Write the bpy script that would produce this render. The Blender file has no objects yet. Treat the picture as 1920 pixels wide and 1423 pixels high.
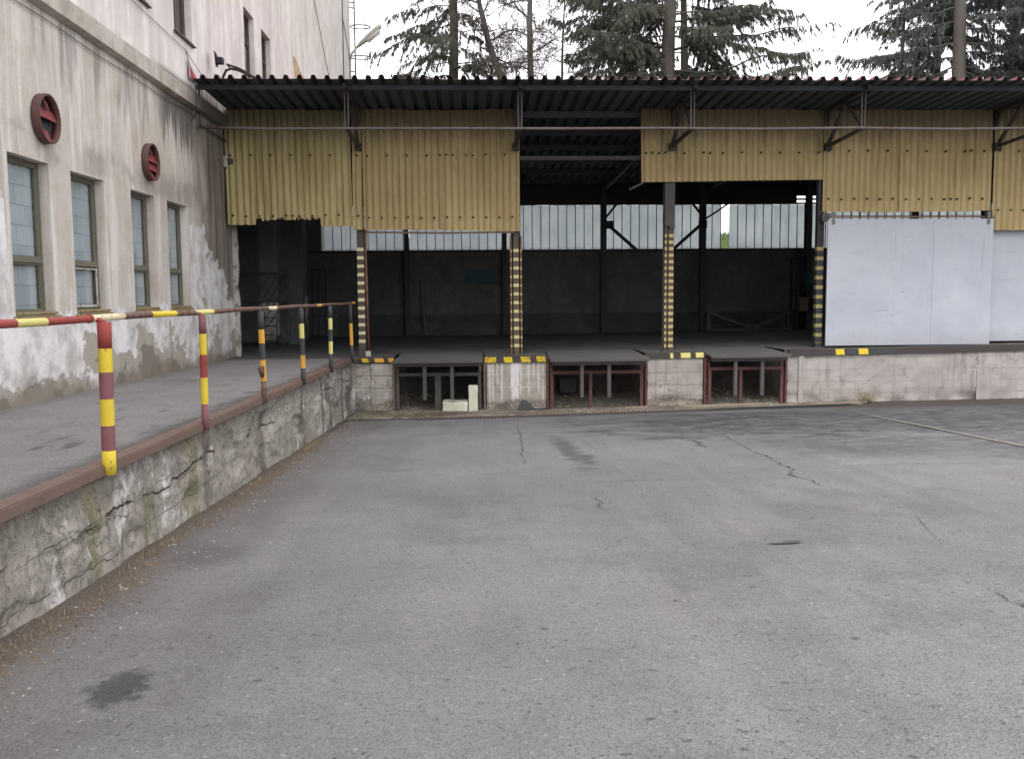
import bpy, math, random
import numpy as np
from mathutils import Vector, Matrix, noise as mn

# ------------------------------------------------------------------ camera, sky, sun, exposure
scene = bpy.context.scene
C = scene.collection
F_PX, VIEW_W = 1750.0, 1920.0

def basis(y, p, r):
    F = Vector((math.sin(y)*math.cos(p), math.cos(y)*math.cos(p), -math.sin(p)))
    R = Vector((math.cos(y), -math.sin(y), 0)); U = R.cross(F)
    return R*math.cos(r)+U*math.sin(r), -R*math.sin(r)+U*math.cos(r), F
YAW, PITCH, ROLL = 0.04476, 0.09182, -0.0080
R_, U_, F_ = basis(YAW, PITCH, ROLL)
cam_d = bpy.data.cameras.new('camera'); cam = bpy.data.objects.new('camera', cam_d); C.objects.link(cam)
cam.matrix_world = Matrix(((R_.x, U_.x, -F_.x, 0), (R_.y, U_.y, -F_.y, 0), (R_.z, U_.z, -F_.z, 2.60), (0, 0, 0, 1)))
cam_d.sensor_width = 36; cam_d.lens = 36*F_PX/VIEW_W; cam_d.clip_start = .05; cam_d.clip_end = 2000
scene.camera = cam

world = bpy.data.worlds.new('World'); scene.world = world; world.use_nodes = True
wt = world.node_tree; wt.nodes.clear()
sky = wt.nodes.new('ShaderNodeTexSky'); sky.sky_type = 'NISHITA'; sky.sun_disc = False
SUN_EL, SUN_AZ = math.radians(52), math.radians(200)
sky.sun_elevation = SUN_EL; sky.sun_rotation = SUN_AZ; sky.dust_density = 4; sky.air_density = 1.2
hsv = wt.nodes.new('ShaderNodeHueSaturation'); hsv.inputs['Saturation'].default_value = .25
wmix = wt.nodes.new('ShaderNodeMix'); wmix.data_type = 'RGBA'; wmix.inputs[0].default_value = .72
wmix.inputs[7].default_value = (8.45, 8.25, 8.5, 1)
bg = wt.nodes.new('ShaderNodeBackground'); bg.inputs['Strength'].default_value = .12
wo = wt.nodes.new('ShaderNodeOutputWorld')
wt.links.new(sky.outputs[0], hsv.inputs['Color']); wt.links.new(hsv.outputs[0], wmix.inputs[6])
wt.links.new(wmix.outputs[2], bg.inputs[0]); wt.links.new(bg.outputs[0], wo.inputs[0])

sl = bpy.data.lights.new('sun', 'SUN'); sl.energy = .8; sl.angle = math.radians(30); sl.color = (1, .97, .93)
sun = bpy.data.objects.new('sun', sl); C.objects.link(sun)
sd = Vector((math.sin(SUN_AZ)*math.cos(SUN_EL), math.cos(SUN_AZ)*math.cos(SUN_EL), math.sin(SUN_EL)))
sun.rotation_euler = sd.to_track_quat('Z', 'Y').to_euler(); sun.location = (0, 0, 30)
scene.view_settings.view_transform = 'Standard'; scene.view_settings.look = 'None'
scene.view_settings.exposure = 1.34; scene.view_settings.gamma = 1

# ------------------------------------------------------------------ material helper
class Mt:
    def __init__(s, name):
        s.m = bpy.data.materials.new(name); s.m.use_nodes = True; s.t = s.m.node_tree; s.t.nodes.clear()
        s.P = s.t.nodes.new('ShaderNodeNewGeometry').outputs['Position']
        sp = s.t.nodes.new('ShaderNodeSeparateXYZ'); s.t.links.new(s.P, sp.inputs[0])
        s.x, s.y, s.z = sp.outputs
    def L(s, v, inp):
        if isinstance(v, bpy.types.NodeSocket): s.t.links.new(v, inp)
        elif isinstance(v, (tuple, list)): inp.default_value = tuple(v)+((1,) if len(v) == 3 and len(inp.default_value) == 4 else ())
        else: inp.default_value = v
    def v(s, op, a, b=0., c=0., clamp=False):
        n = s.t.nodes.new('ShaderNodeMath'); n.operation = op; n.use_clamp = clamp
        s.L(a, n.inputs[0]); s.L(b, n.inputs[1]); s.L(c, n.inputs[2]); return n.outputs[0]
    def vec(s, st=(1, 1, 1), off=(0, 0, 0)):
        n = s.t.nodes.new('ShaderNodeVectorMath'); n.operation = 'MULTIPLY_ADD'
        s.L(s.P, n.inputs[0]); n.inputs[1].default_value = st; n.inputs[2].default_value = off; return n.outputs[0]
    def noise(s, sc, det=4, rough=.6, st=(1, 1, 1), off=(0, 0, 0), dist=0):
        n = s.t.nodes.new('ShaderNodeTexNoise'); s.L(s.vec(st, off), n.inputs['Vector'])
        n.inputs['Scale'].default_value = sc; n.inputs['Detail'].default_value = det; n.inputs['Roughness'].default_value = rough
        n.inputs['Distortion'].default_value = dist; return n.outputs[0]
    def vor(s, sc, feat='F1', st=(1, 1, 1), rand=1, vec=None, out='Distance'):
        n = s.t.nodes.new('ShaderNodeTexVoronoi'); n.feature = feat; s.L(vec or s.vec(st), n.inputs['Vector'])
        n.inputs['Scale'].default_value = sc; n.inputs['Randomness'].default_value = rand; return n.outputs[out]
    def warp(s, amt, sc, st=(1, 1, 1)):
        n = s.t.nodes.new('ShaderNodeTexNoise'); s.L(s.P, n.inputs['Vector']); n.inputs['Scale'].default_value = sc; n.inputs['Detail'].default_value = 4
        m = s.t.nodes.new('ShaderNodeVectorMath'); m.operation = 'MULTIPLY_ADD'; s.L(n.outputs['Color'], m.inputs[0])
        m.inputs[1].default_value = (amt,)*3; s.L(s.vec(st), m.inputs[2]); return m.outputs[0]
    def rng(s, v, a, b, c=0., d=1.):
        n = s.t.nodes.new('ShaderNodeMapRange'); n.interpolation_type = 'SMOOTHSTEP'
        s.L(v, n.inputs[0]); s.L(a, n.inputs[1]); s.L(b, n.inputs[2]); s.L(c, n.inputs[3]); s.L(d, n.inputs[4]); return n.outputs[0]
    def mix(s, f, a, b, mode='MIX'):
        n = s.t.nodes.new('ShaderNodeMix'); n.data_type = 'RGBA'; n.blend_type = mode
        s.L(f, n.inputs[0]); s.L(a, n.inputs[6]); s.L(b, n.inputs[7]); return n.outputs[2]
    def mul(s, *a):
        r = a[0]
        for k in a[1:]: r = s.v('MULTIPLY', r, k)
        return r
    def band(s, c, a, b, w): return s.mul(s.rng(c, a-w, a+w), s.rng(c, b-w, b+w, 1, 0))
    def blob(s, cx, cy, rx, ry, nz, amp=.6, soft=.25):
        dx = s.v('DIVIDE', s.v('SUBTRACT', s.x, cx), rx); dy = s.v('DIVIDE', s.v('SUBTRACT', s.y, cy), ry)
        d = s.v('SQRT', s.v('ADD', s.mul(dx, dx), s.mul(dy, dy)))
        d = s.v('ADD', d, s.v('MULTIPLY', s.v('SUBTRACT', nz, .5), amp*2))
        return s.rng(d, 1-soft, 1+soft, 1, 0)
    def out(s, col, rough=.8, bump=None, bs=.3, bd=.01, metal=0., spec=.4, alpha=None):
        b = s.t.nodes.new('ShaderNodeBsdfPrincipled'); s.L(col, b.inputs['Base Color']); s.L(rough, b.inputs['Roughness'])
        b.inputs['Metallic'].default_value = metal; b.inputs['Specular IOR Level'].default_value = spec
        if bump is not None:
            n = s.t.nodes.new('ShaderNodeBump'); n.inputs['Strength'].default_value = bs; n.inputs['Distance'].default_value = bd
            s.L(bump, n.inputs['Height']); s.t.links.new(n.outputs[0], b.inputs['Normal'])
        o = s.t.nodes.new('ShaderNodeOutputMaterial'); s.t.links.new(b.outputs[0], o.inputs[0]); s.b = b; s.o = o
        return s.m

def metal_paint(name, col, rust=.3, rcol=(.09, .035, .018), rough=.6, sc=9, var=.25):
    m = Mt(name); n1 = m.noise(sc, 6, .7); n2 = m.noise(sc*.25, 3); n3 = m.noise(sc*6, 3, .7)
    c = m.mix(n2, tuple(k*(1-var) for k in col), tuple(min(1, k*(1+var)) for k in col))
    c = m.mix(m.v('MULTIPLY', n3, .35), c, tuple(k*.45 for k in col))
    f = m.rng(n1, .72-rust*.5, .80-rust*.5)
    c = m.mix(m.mul(f, .85), c, rcol)
    return m.out(c, m.rng(n1, .3, .8, rough, .9), m.v('ADD', n1, m.mul(n3, .3)), .25, .006)

def wood(name, col, grain=(1, 12, 12)):
    m = Mt(name); n = m.noise(6, 5, .7, grain); n2 = m.noise(1.5, 3)
    c = m.mix(n, tuple(k*.55 for k in col), tuple(k*1.3 for k in col)); c = m.mix(m.mul(n2, .4), c, (.12, .1, .08))
    return m.out(c, .85, n, .3, .005)

M = {}
# --- asphalt
def asphalt(ramp=False):
    m = Mt('ramp_asphalt' if ramp else 'asphalt')
    big = m.noise(.22, 4, .55); mid = m.noise(1.3, 5, .65); streak = m.noise(.9, 4, .6, (1.5, .35, 1), (7, 3, 0))
    grit = m.noise(85, 3, .75); agg = m.vor(62, out='Color'); aggd = m.vor(62)
    sep = m.t.nodes.new('ShaderNodeSeparateColor'); m.L(agg, sep.inputs[0]); ar = sep.outputs[0]; ag = sep.outputs[1]
    c = m.mix(m.rng(big, .3, .7), (.172, .171, .178), (.238, .237, .248))
    if ramp: c = m.mix(.6, c, (.29, .272, .262))
    c = m.mix(m.mul(m.rng(mid, .35, .75), .5), c, (.138, .133, .134))
    c = m.mix(m.mul(m.rng(streak, .5, .72), .35), c, (.25, .24, .24))
    if not ramp:
        tx_ = m.v('ADD', m.x, m.mul(m.v('SUBTRACT', m.noise(.35, 2, .5), .5), 1.2)); wv = m.noise(1., 3, .6, (2.4, .12, 1), (4, 9, 1)); c = m.mix(m.rng(wv, .50, .72, 0, .3), c, (.125, .12, .12))
        wv2 = m.noise(1., 3, .6, (3.4, .10, 1), (1, 2, 7)); c = m.mix(m.rng(wv2, .52, .72, 0, .25), c, (.26, .255, .265))
        blot = m.noise(.55, 6, .7, off=(9, 2, 4)); c = m.mix(m.rng(blot, .53, .64, 0, .45), c, (.115, .112, .115))
    c = m.mix(m.rng(ar, 0, 1, .0, .38), c, m.mix(ag, (.05, .048, .047), (.21, .2, .195)))
    c = m.mix(m.rng(grit, .53, .68, 0, .8), c, (.04, .038, .038))
    c = m.mix(m.rng(ar, .988, .995, 0, .5), c, (.36, .35, .33))
    pock = m.noise(19, 2, .5); c = m.mix(m.rng(pock, .69, .75, 0, .6), c, (.035, .034, .036))
    wet = None
    if not ramp:
        nz = m.noise(1.5, 6, .7, (.8, 1.1, 1)); fine = m.noise(3.5, 6, .75, (.7, 1.6, 1), (3, 1, 0))
        wet = m.blob(6.6, 16.6, 4.2, 2.6, nz, 1.3, .4)
        wet = m.v('MAXIMUM', wet, m.mul(m.blob(9.5, 13.5, 3.0, 3.5, nz, 1.1, .3), .65))
        wet = m.v('MAXIMUM', wet, m.mul(m.blob(5.6, 13.2, 1.4, 1.6, fine, 1.3, .3), .7))
        wet = m.v('MAXIMUM', wet, m.mul(m.blob(13.5, 17.0, 4.0, 3.2, nz, 1.0, .35), .8))
        wet = m.mul(wet, m.rng(fine, .36, .56, .15, 1))
        wet = m.v('MAXIMUM', wet, m.mul(m.blob(1.38, 13.2, .14, 1.6, fine, 2.2, .4), .7))
        wet = m.v('MAXIMUM', wet, m.mul(m.blob(1.5, 12.2, .13, .6, fine, 2.4, .4), .7))
        wet = m.v('MAXIMUM', wet, m.mul(m.blob(3.2, 14.4, .7, .25, fine, 2.2, .35), .6))
        c = m.mix(m.mul(wet, .85), c, (.036, .036, .040))
        oil = m.blob(-1.66, 4.3, .13, .20, m.noise(11, 6, .75), 1.5, .35)
        oil = m.v('MAXIMUM', oil, m.mul(m.blob(-1.95, 7.0, .28, .35, m.noise(4, 5, .7), .9, .5), .45))
        c = m.mix(m.mul(oil, .72), c, (.02, .021, .023))
        # earthy strip along the retaining wall and by the dock
        d = m.v('ADD', m.v('SUBTRACT', m.x, -2.5), m.mul(m.v('SUBTRACT', m.noise(2.1, 5, .7), .5), .7))
        e = m.rng(d, .02, .34, 1, 0)
        e2 = m.rng(m.v('ADD', m.y, m.mul(m.v('SUBTRACT', m.noise(1.6, 5, .7), .5), 1.6)), 18.3, 19.6)
        e2 = m.mul(e2, m.rng(m.x, 6.5, 8.8))
        ecol = m.mix(m.noise(14, 5, .7), (.055, .04, .03), (.17, .125, .085)); ecol = m.mix(m.rng(m.noise(60, 2), .55, .7), ecol, (.35, .30, .24))
        c = m.mix(m.mul(e, .9), c, ecol); c = m.mix(m.mul(e2, .95), c, m.mix(m.noise(5, 4), (.035, .028, .024), (.10, .08, .068)))
        d2 = m.rng(m.v('ADD', m.v('SUBTRACT', m.x, -2.5), m.mul(m.v('SUBTRACT', m.noise(.9, 4, .7), .5), 1.6)), .3, 1.3, 1, 0)
        c = m.mix(m.mul(d2, .45), c, (.10, .085, .074))
        w2 = m.rng(m.y, 15.5, 18.6); c = m.mix(m.mul(w2, m.rng(nz, .35, .65), .4), c, (.06, .058, .06))
    else:
        nz = m.noise(2.5, 5, .6, (2.2, .5, 1)); c = m.mix(m.rng(nz, .6, .7, 0, .55), c, (.04, .036, .036))
        edge = m.rng(m.v('ADD', m.x, m.mul(m.v('SUBTRACT', m.noise(3, 5), .5), .5)), -2.95, -2.7)
        c = m.mix(m.mul(edge, .6), c, (.045, .035, .033))
        e2 = m.rng(m.v('ADD', m.x, m.mul(m.v('SUBTRACT', m.noise(2, 5), .5), .4)), -5.25, -4.95, 1, 0)
        c = m.mix(m.mul(e2, .6), c, m.mix(m.noise(20, 3), (.07, .06, .05), (.28, .26, .23)))
    h = m.v('ADD', m.mul(aggd, .9), m.mul(grit, .8))
    h = m.v('SUBTRACT', h, m.rng(pock, .66, .74, 0, 1.0))
    rough = .9 if wet is None else m.rng(wet, 0, 1, .9, .62)
    return m.out(c, rough, h, .8, .014, spec=.3)
M['asphalt'] = asphalt(); M['ramp'] = asphalt(True)

# --- render on the warehouse wall
def plaster():
    m = Mt('weathered_render')
    big = m.noise(.5, 4, .6); mid = m.noise(2.2, 6, .65); fine = m.noise(22, 5, .7)
    vst = m.noise(1.0, 5, .6, (4, 4, .35)); vst2 = m.noise(1.0, 6, .7, (9, 9, .5), (5, 2, 1))
    c = m.mix(m.rng(big, .3, .7), (.43, .39, .335), (.55, .515, .465))
    c = m.mix(m.rng(mid, .4, .7, 0, .6), c, (.39, .335, .265))
    c = m.mix(m.rng(vst, .46, .64, 0, .7), c, (.66, .635, .61))
    c = m.mix(m.rng(fine, .5, .75, 0, .4), c, (.28, .24, .19))
    up = m.rng(m.z, 6.4, 6.7)                                       # paler storey above the ledge
    uc = m.mix(m.rng(m.v('ADD', m.mul(vst, .5), m.mul(m.noise(1.6, 6, .7, (1, 1, .6), (4, 8, 8)), .5)), .38, .62), (.52, .485, .45), (.74, .705, .675)); uc = m.mix(m.rng(mid, .42, .66, 0, .55), uc, (.60, .555, .53)); uc = m.mix(m.rng(big, .5, .64, 0, .4), uc, (.50, .455, .43)); uc = m.mix(m.rng(vst2, .55, .75, 0, .4), uc, (.42, .37, .345))
    c = m.mix(up, c, uc)
    # tan patches at right half
    tan = m.mul(m.rng(m.noise(.8, 4, .6, (1, 1.2, .5), (9, 4, 2)), .5, .68), m.rng(m.y, 15, 18), m.rng(m.z, 6.2, 5.2))
    c = m.mix(m.mul(tan, .5), c, (.33, .235, .15))
    # runs below the ledge
    run = m.rng(m.noise(1., 4, .6, (4.5, 4.5, .3), (1, 1, 3)), .53, .60)
    lim = m.v('ADD', 5.25, m.mul(m.v('SUBTRACT', m.noise(1., 2, .5, (5, 5, 0)), .5), 1.6))
    run = m.mul(run, m.rng(m.z, lim, m.v('ADD', lim, .5)), m.rng(m.z, 6.3, 6.2))
    run = m.mul(run, m.v('MAXIMUM', m.band(m.y, 12.4, 16.6, .5), m.mul(m.rng(m.noise(.6, 2, .5, (1, 1, 0), (4, 8, 0)), .42, .55), .7)))
    c = m.mix(m.mul(run, .5), c, (.13, .118, .115))
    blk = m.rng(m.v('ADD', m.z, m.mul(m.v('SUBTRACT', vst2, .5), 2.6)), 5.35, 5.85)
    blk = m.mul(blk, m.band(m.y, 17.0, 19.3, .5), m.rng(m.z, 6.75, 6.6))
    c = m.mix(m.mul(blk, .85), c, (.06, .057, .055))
    # damp staining next to the shed, plus painted shade under its roof
    dmp_shade = m.rng(m.v('ADD', m.y, m.mul(m.v('SUBTRACT', m.noise(1.3, 6, .65, (1, 1, .35), (3, 3, 3)), .5), 3.4)), 18.6, 20.0)
    dmp_shade = m.mul(dmp_shade, m.rng(m.v('ADD', m.z, m.rng(m.y, 18.9, 19.5, .9, 0)), 6.95, 6.8), m.rng(m.z, 1.5, 3.2, .45, 1))
    c = m.mix(m.mul(dmp_shade, .86), c, m.mix(m.rng(vst2, .35, .65), (.075, .064, .055), (.27, .235, .195)))
    bk = m.mul(m.rng(m.y, 21.95, 22.1), m.rng(m.z, 6.9, 6.6)); c = m.mix(bk, c, (.16, .15, .145))  # darker wall colour inside the shed, below roof height
    # grime over the windows
    soot = m.mul(m.band(m.z, 4.3, 4.75, .12), m.rng(m.noise(1.3, 4, .6, (1, 1, 1), (2, 6, 2)), .45, .65)); c = m.mix(m.mul(soot, .5), c, (.17, .15, .14))
    # whitewashed band with peeling
    edge = m.v('ADD', m.mul(m.v('SUBTRACT', m.noise(1.8, 6, .7, (1, 1, 1), (11, 0, 5)), .5), .9), m.z)
    hgt = m.rng(m.y, 11.25, 11.32, 3.75, 2.42)
    h2 = m.mul(m.rng(m.y, 18.45, 18.55), m.rng(m.v('ADD', m.y, m.mul(m.v('SUBTRACT', m.noise(1.4, 5, .7, off=(6, 1, 1)), .5), 2.6)), 19.0, 21.7, 1.6, .1)); hgt = m.v('ADD', hgt, h2)
    ww = m.rng(m.v('SUBTRACT', edge, hgt), -.02, .02, 1, 0)
    wc = m.mix(m.rng(m.noise(2.2, 6, .7), .35, .62), (.43, .41, .385), (.72, .71, .71)); wc = m.mix(m.rng(fine, .52, .74, 0, .35), wc, (.38, .35, .31))
    c = m.mix(ww, c, wc)
    peel = m.v('ADD', m.noise(.95, 6, .6, (1, .85, 1), (3, 9, 4)), m.rng(m.z, 1.2, 2.4, .19, -.03))
    rag = m.rng(peel, .595, .615)
    pc = m.mix(m.noise(2.5, 5, .6, (1, 1, 1), (5, 5, 5)), (.27, .245, .205), (.46, .425, .375)); pc = m.mix(m.rng(fine, .5, .75, 0, .5), pc, (.42, .39, .35))
    rag = m.mul(rag, m.rng(m.z, hgt, m.v('ADD', hgt, .15), 1, 0)); c = m.mix(rag, c, pc)
    deep = m.mul(m.rng(peel, .70, .72), ww); c = m.mix(m.mul(deep, .7), c, (.15, .13, .10))
    foot = m.rng(m.v('ADD', m.v('ADD', m.z, m.mul(m.y, .0115)), m.mul(m.v('SUBTRACT', m.noise(1.6, 5, .7), .5), .9)), 1.50, 1.72, 1, 0)
    c = m.mix(m.mul(foot, .7), c, m.mix(mid, (.12, .105, .075), (.24, .21, .17)))
    h = m.v('ADD', m.mul(fine, .35), m.mul(mid, .5)); h = m.v('SUBTRACT', h, m.mul(rag, .8)); h = m.v('ADD', h, m.mul(ww, .3))
    return m.out(c, .92, h, .6, .02, spec=.2)
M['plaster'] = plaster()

def concrete(name, c1, c2, white=0., moss=0., dark=.3, board=True, crack=.0, runs_at=(), bs=.5, lime=False, ragged=False, foot=False):
    m = Mt(name); big = m.noise(.9, 5, .6); mid = m.noise(4, 6, .7); fine = m.noise(30, 5, .75)
    c = m.mix(m.rng(big, .3, .7), c1, c2); c = m.mix(m.rng(mid, .45, .75, 0, .6), c, tuple(k*.62 for k in c1))
    c = m.mix(m.rng(fine, .55, .78, 0, .5), c, tuple(k*.4 for k in c1))
    vs = m.noise(1., 5, .65, (7, 7, .5), (2, 4, 6))
    h = m.v('ADD', m.mul(fine, .3), m.mul(mid, .6))
    if dark: c = m.mix(m.rng(vs, .5, .72, 0, dark), c, (.06, .056, .048))
    if lime:
        wob = m.mul(m.v('SUBTRACT', m.noise(3., 4, .7, (.3, 1, 1)), .5), .10); rg = m.noise(1., 5, .7, (14, 1, 1.3), (2, 2, 2))
        for (xx, w_, z0) in ((.43, .025, .05), (.50, .02, .1), (.60, .012, .45), (.70, .02, .05), (1.0, .085, .1), (1.13, .02, .2), (1.30, .022, .25), (1.41, .010, .6), (1.53, .018, .3), (1.62, .015, .05)):
            a = m.v('ABSOLUTE', m.v('ADD', m.v('SUBTRACT', m.x, xx), m.mul(wob, .35))); k = m.rng(m.v('SUBTRACT', a, m.mul(m.v('SUBTRACT', rg, .45), .10)), w_*.7, w_*1.3, 1, 0); k = m.mul(k, m.rng(m.z, z0, z0+.25)); c = m.mix(m.mul(k, .85 if w_ > .05 else .5), c, (.60, .59, .60))
    elif white:
        wv = m.v('ADD', m.mul(m.noise(1., 6, .7, (3, 2.2, 1.2) if ragged else (5, 5, .8), (8, 3, 9)), .7), m.mul(m.noise(1.1, 4, .6, off=(1, 2, 3)), .3))
        c = m.mix(m.rng(wv, .60-white*.1, .66-white*.1, 0, .85), c, (.62, .61, .60))
    if moss:
        mv = m.noise(1., 5, .7, (1.6, 1.6, .6), (7, 7, 1)); c = m.mix(m.rng(mv, .60-moss*.12, .72-moss*.1, 0, .65), c, m.mix(mid, (.11, .11, .045), (.2, .19, .09)))
    for (yy, w, ms) in runs_at:
        a = m.v('ADD', m.v('SUBTRACT', m.y, yy), m.mul(m.v('SUBTRACT', m.noise(2.5, 4), .5), .35))
        f = m.rng(m.v('ABSOLUTE', a), w*.35, w, 1, 0); c = m.mix(m.mul(f, m.rng(m.noise(3, 5, .7), .3, .55, .25, .75)), c, (.20, .19, .10) if ms else (.085, .082, .068))
    if board:
        zz = m.v('ADD', m.z, m.mul(m.v('SUBTRACT', m.noise(1.2, 3), .5), .03))
        fr = m.v('FRACT', m.v('DIVIDE', zz, .27)); ln = m.v('ADD', m.rng(fr, 0, .035, 1, 0), m.rng(fr, .975, 1, 0, 1))
        ln = m.mul(ln, m.rng(big, .35, .6)); c = m.mix(m.mul(ln, .6), c, tuple(k*.35 for k in c1)); h = m.v('SUBTRACT', h, m.mul(ln, .6))
    if crack:
        w = m.warp(.9, 2.6); d = m.vor(.85, 'DISTANCE_TO_EDGE', vec=w); ck = m.rng(d, .002, .009, 1, 0)
        ck = m.mul(ck, m.rng(m.noise(.8, 3, off=(4, 4, 4)), .42, .55)); c = m.mix(m.mul(ck, crack), c, (.025, .022, .018)); h = m.v('SUBTRACT', h, m.mul(ck, 2))
    if foot:
        zz_ = m.v('ADD', m.z, m.mul(m.v('SUBTRACT', m.noise(2.2, 6, .75), .5), .75)); k = m.rng(zz_, .17, .24, 1, 0); agg = m.noise(38, 4, .75)
        c = m.mix(k, c, m.mix(m.rng(agg, .38, .62), (.09, .075, .06), (.40, .36, .31))); h = m.v('SUBTRACT', h, m.mul(k, m.v('ADD', .6, m.mul(agg, 1.5))))
        for (zb0) in (.52, .80):
            ln = m.rng(m.v('ABSOLUTE', m.v('SUBTRACT', m.v('ADD', m.z, m.mul(m.v('SUBTRACT', m.noise(1.6, 5), .5), .05)), zb0)), .004, .011, 1, 0); c = m.mix(m.mul(ln, .55), c, (.08, .07, .06) if not lime else (.5, .49, .48))
    if ragged:
        top = m.v('SUBTRACT', 1.481, m.mul(m.y, .0155)); d = m.v('SUBTRACT', top, m.z)
        for (dep, am, sc, w0, th) in ((.30, .42, .8, .010, .47), (.60, .30, 1.1, .002, .52)):
            wv = m.v('ADD', m.mul(m.v('SUBTRACT', m.noise(sc, 2, .5, (0, 1, 0), (dep, 0, dep)), .5), am), m.mul(m.v('SUBTRACT', m.noise(7, 5, .7, off=(dep, 1, 2)), .5), .10))
            k = m.v('ABSOLUTE', m.v('SUBTRACT', m.v('SUBTRACT', d, dep), wv)); wd = m.mul(m.noise(5, 4, .7, off=(1, dep, 8)), w0*2); k = m.rng(m.v('SUBTRACT', k, wd), -.006, .004, 1, 0)
            k = m.mul(k, m.rng(m.noise(.9, 3, .6, off=(dep, 5, 5)), th, th+.08)); c = m.mix(m.mul(k, .9), c, (.02, .018, .015)); h = m.v('SUBTRACT', h, m.mul(k, 2.5))
        c = m.mix(m.rng(m.v('ADD', d, m.mul(m.v('SUBTRACT', mid, .5), .35)), .05, .28, .65, 0), c, m.mix(fine, (.07, .06, .05), (.17, .15, .125)))
        sp_ = m.noise(13, 5, .8, off=(3, 3, 3)); c = m.mix(m.rng(sp_, .60, .72, 0, .3), c, (.06, .053, .042)); c = m.mix(m.rng(sp_, .42, .32, 0, .12), c, (.45, .42, .37)); h = m.v('SUBTRACT', h, m.rng(sp_, .5, .7, 0, .7))
        ex = m.noise(2.6, 6, .75, off=(2, 8, 1)); c = m.mix(m.rng(ex, .56, .66, 0, .7), c, m.mix(m.rng(m.noise(40, 3, .7), .4, .6), (.13, .115, .09), (.36, .33, .28))); h = m.v('SUBTRACT', h, m.mul(m.rng(ex, .56, .66), m.noise(40, 3, .7)))
    return m.out(c, .93, h, bs, .02, spec=.2)
M['rwall'] = concrete('retaining_wall_concrete', (.265, .245, .21), (.39, .365, .325), .6, .15, .45, True, .15, ((6.32, .11, 1), (8.62, .2, 1), (9.05, .16, 0), (4.2, .5, 1), (11.6, .2, 0), (14.2, .22, 0), (16.1, .14, 0), (17.0, .32, 0), (18.6, .25, 0), (20.0, .4, 0)), .8, ragged=True)
M['pier_'] = concrete('pier_concrete', (.33, .31, .28), (.44, .42, .385), .55, 0, .25, True, .6)
M['pier2'] = concrete('side_wall_concrete', (.29, .27, .245), (.40, .375, .35), .15, 0, .45, True, .5, foot=True)
M['sidew'] = concrete('smooth_side_wall', (.285, .265, .25), (.375, .352, .335), .0, 0, .3, True, .25)
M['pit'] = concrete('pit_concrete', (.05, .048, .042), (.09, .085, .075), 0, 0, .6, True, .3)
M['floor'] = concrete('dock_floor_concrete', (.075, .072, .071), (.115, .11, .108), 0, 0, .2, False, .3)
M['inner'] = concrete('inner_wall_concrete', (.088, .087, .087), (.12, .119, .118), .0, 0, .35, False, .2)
M['apron'] = concrete('apron_concrete', (.10, .08, .06), (.24, .21, .18), .3, .35, .3, False, .5)
M['apron_l'] = concrete('kerb_concrete', (.24, .22, .195), (.34, .32, .29), .1, 0, .2, False, .3)
M['chunk'] = concrete('broken_block_concrete', (.46, .47, .38), (.60, .61, .50), .3, .1, .15, False, 0)
M['block'] = None
def blockwork():
    m = Mt('grey_blockwork'); n = m.t.nodes.new('ShaderNodeTexBrick')
    cmb = m.t.nodes.new('ShaderNodeCombineXYZ'); m.L(m.v('ADD', m.y, m.mul(m.v('SUBTRACT', m.noise(3, 2), .5), .03)), cmb.inputs[0]); m.L(m.v('ADD', m.z, m.mul(m.v('SUBTRACT', m.noise(2.3, 2), .5), .03)), cmb.inputs[1])
    m.L(cmb.outputs[0], n.inputs['Vector']); n.inputs['Scale'].default_value = 1; n.inputs['Brick Width'].default_value = .52; n.inputs['Row Height'].default_value = .25
    n.inputs['Mortar Size'].default_value = .007; n.inputs['Color1'].default_value = (.42, .45, .485, 1); n.inputs['Color2'].default_value = (.50, .525, .565, 1); n.inputs['Mortar'].default_value = (.30, .31, .32, 1)
    c = m.mix(m.rng(m.noise(6, 5), .4, .8, 0, .4), n.outputs[0], (.28, .29, .31)); return m.out(c, .95, n.outputs[1], -.4, .01)
M['block'] = blockwork()

def clad(name, c1, c2, dirt):
    m = Mt(name); big = m.noise(.8, 4, .6); vs = m.noise(1., 5, .65, (6, 6, .5)); f = m.noise(60, 4, .7); f2 = m.noise(9, 5, .7)
    c = m.mix(m.rng(big, .3, .7), c1, c2); c = m.mix(m.rng(vs, .48, .75, 0, dirt), c, (.15, .115, .06))
    c = m.mix(m.rng(f, .5, .72, 0, .35), c, (.18, .14, .07)); c = m.mix(m.rng(f2, .62, .8, 0, .4), c, (.14, .11, .07))
    top = m.rng(m.v('ADD', m.z, m.mul(m.v('SUBTRACT', vs, .5), .8)), 5.7, 6.5, 0, .75); c = m.mix(top, c, (.085, .075, .052))  # dirty greenish top, with shade of the overhang put into the colour
    return m.out(c, .8, f, .15, .004, spec=.3)
M['clad_a'] = clad('yellow_cladding', (.36, .295, .135), (.45, .38, .19), .6)
M['clad_b'] = clad('tan_cladding', (.365, .278, .132), (.435, .345, .175), .5)
M['clad_edge'] = Mt('cladding_bolt').out((.018, .010, .006), .7)

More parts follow.
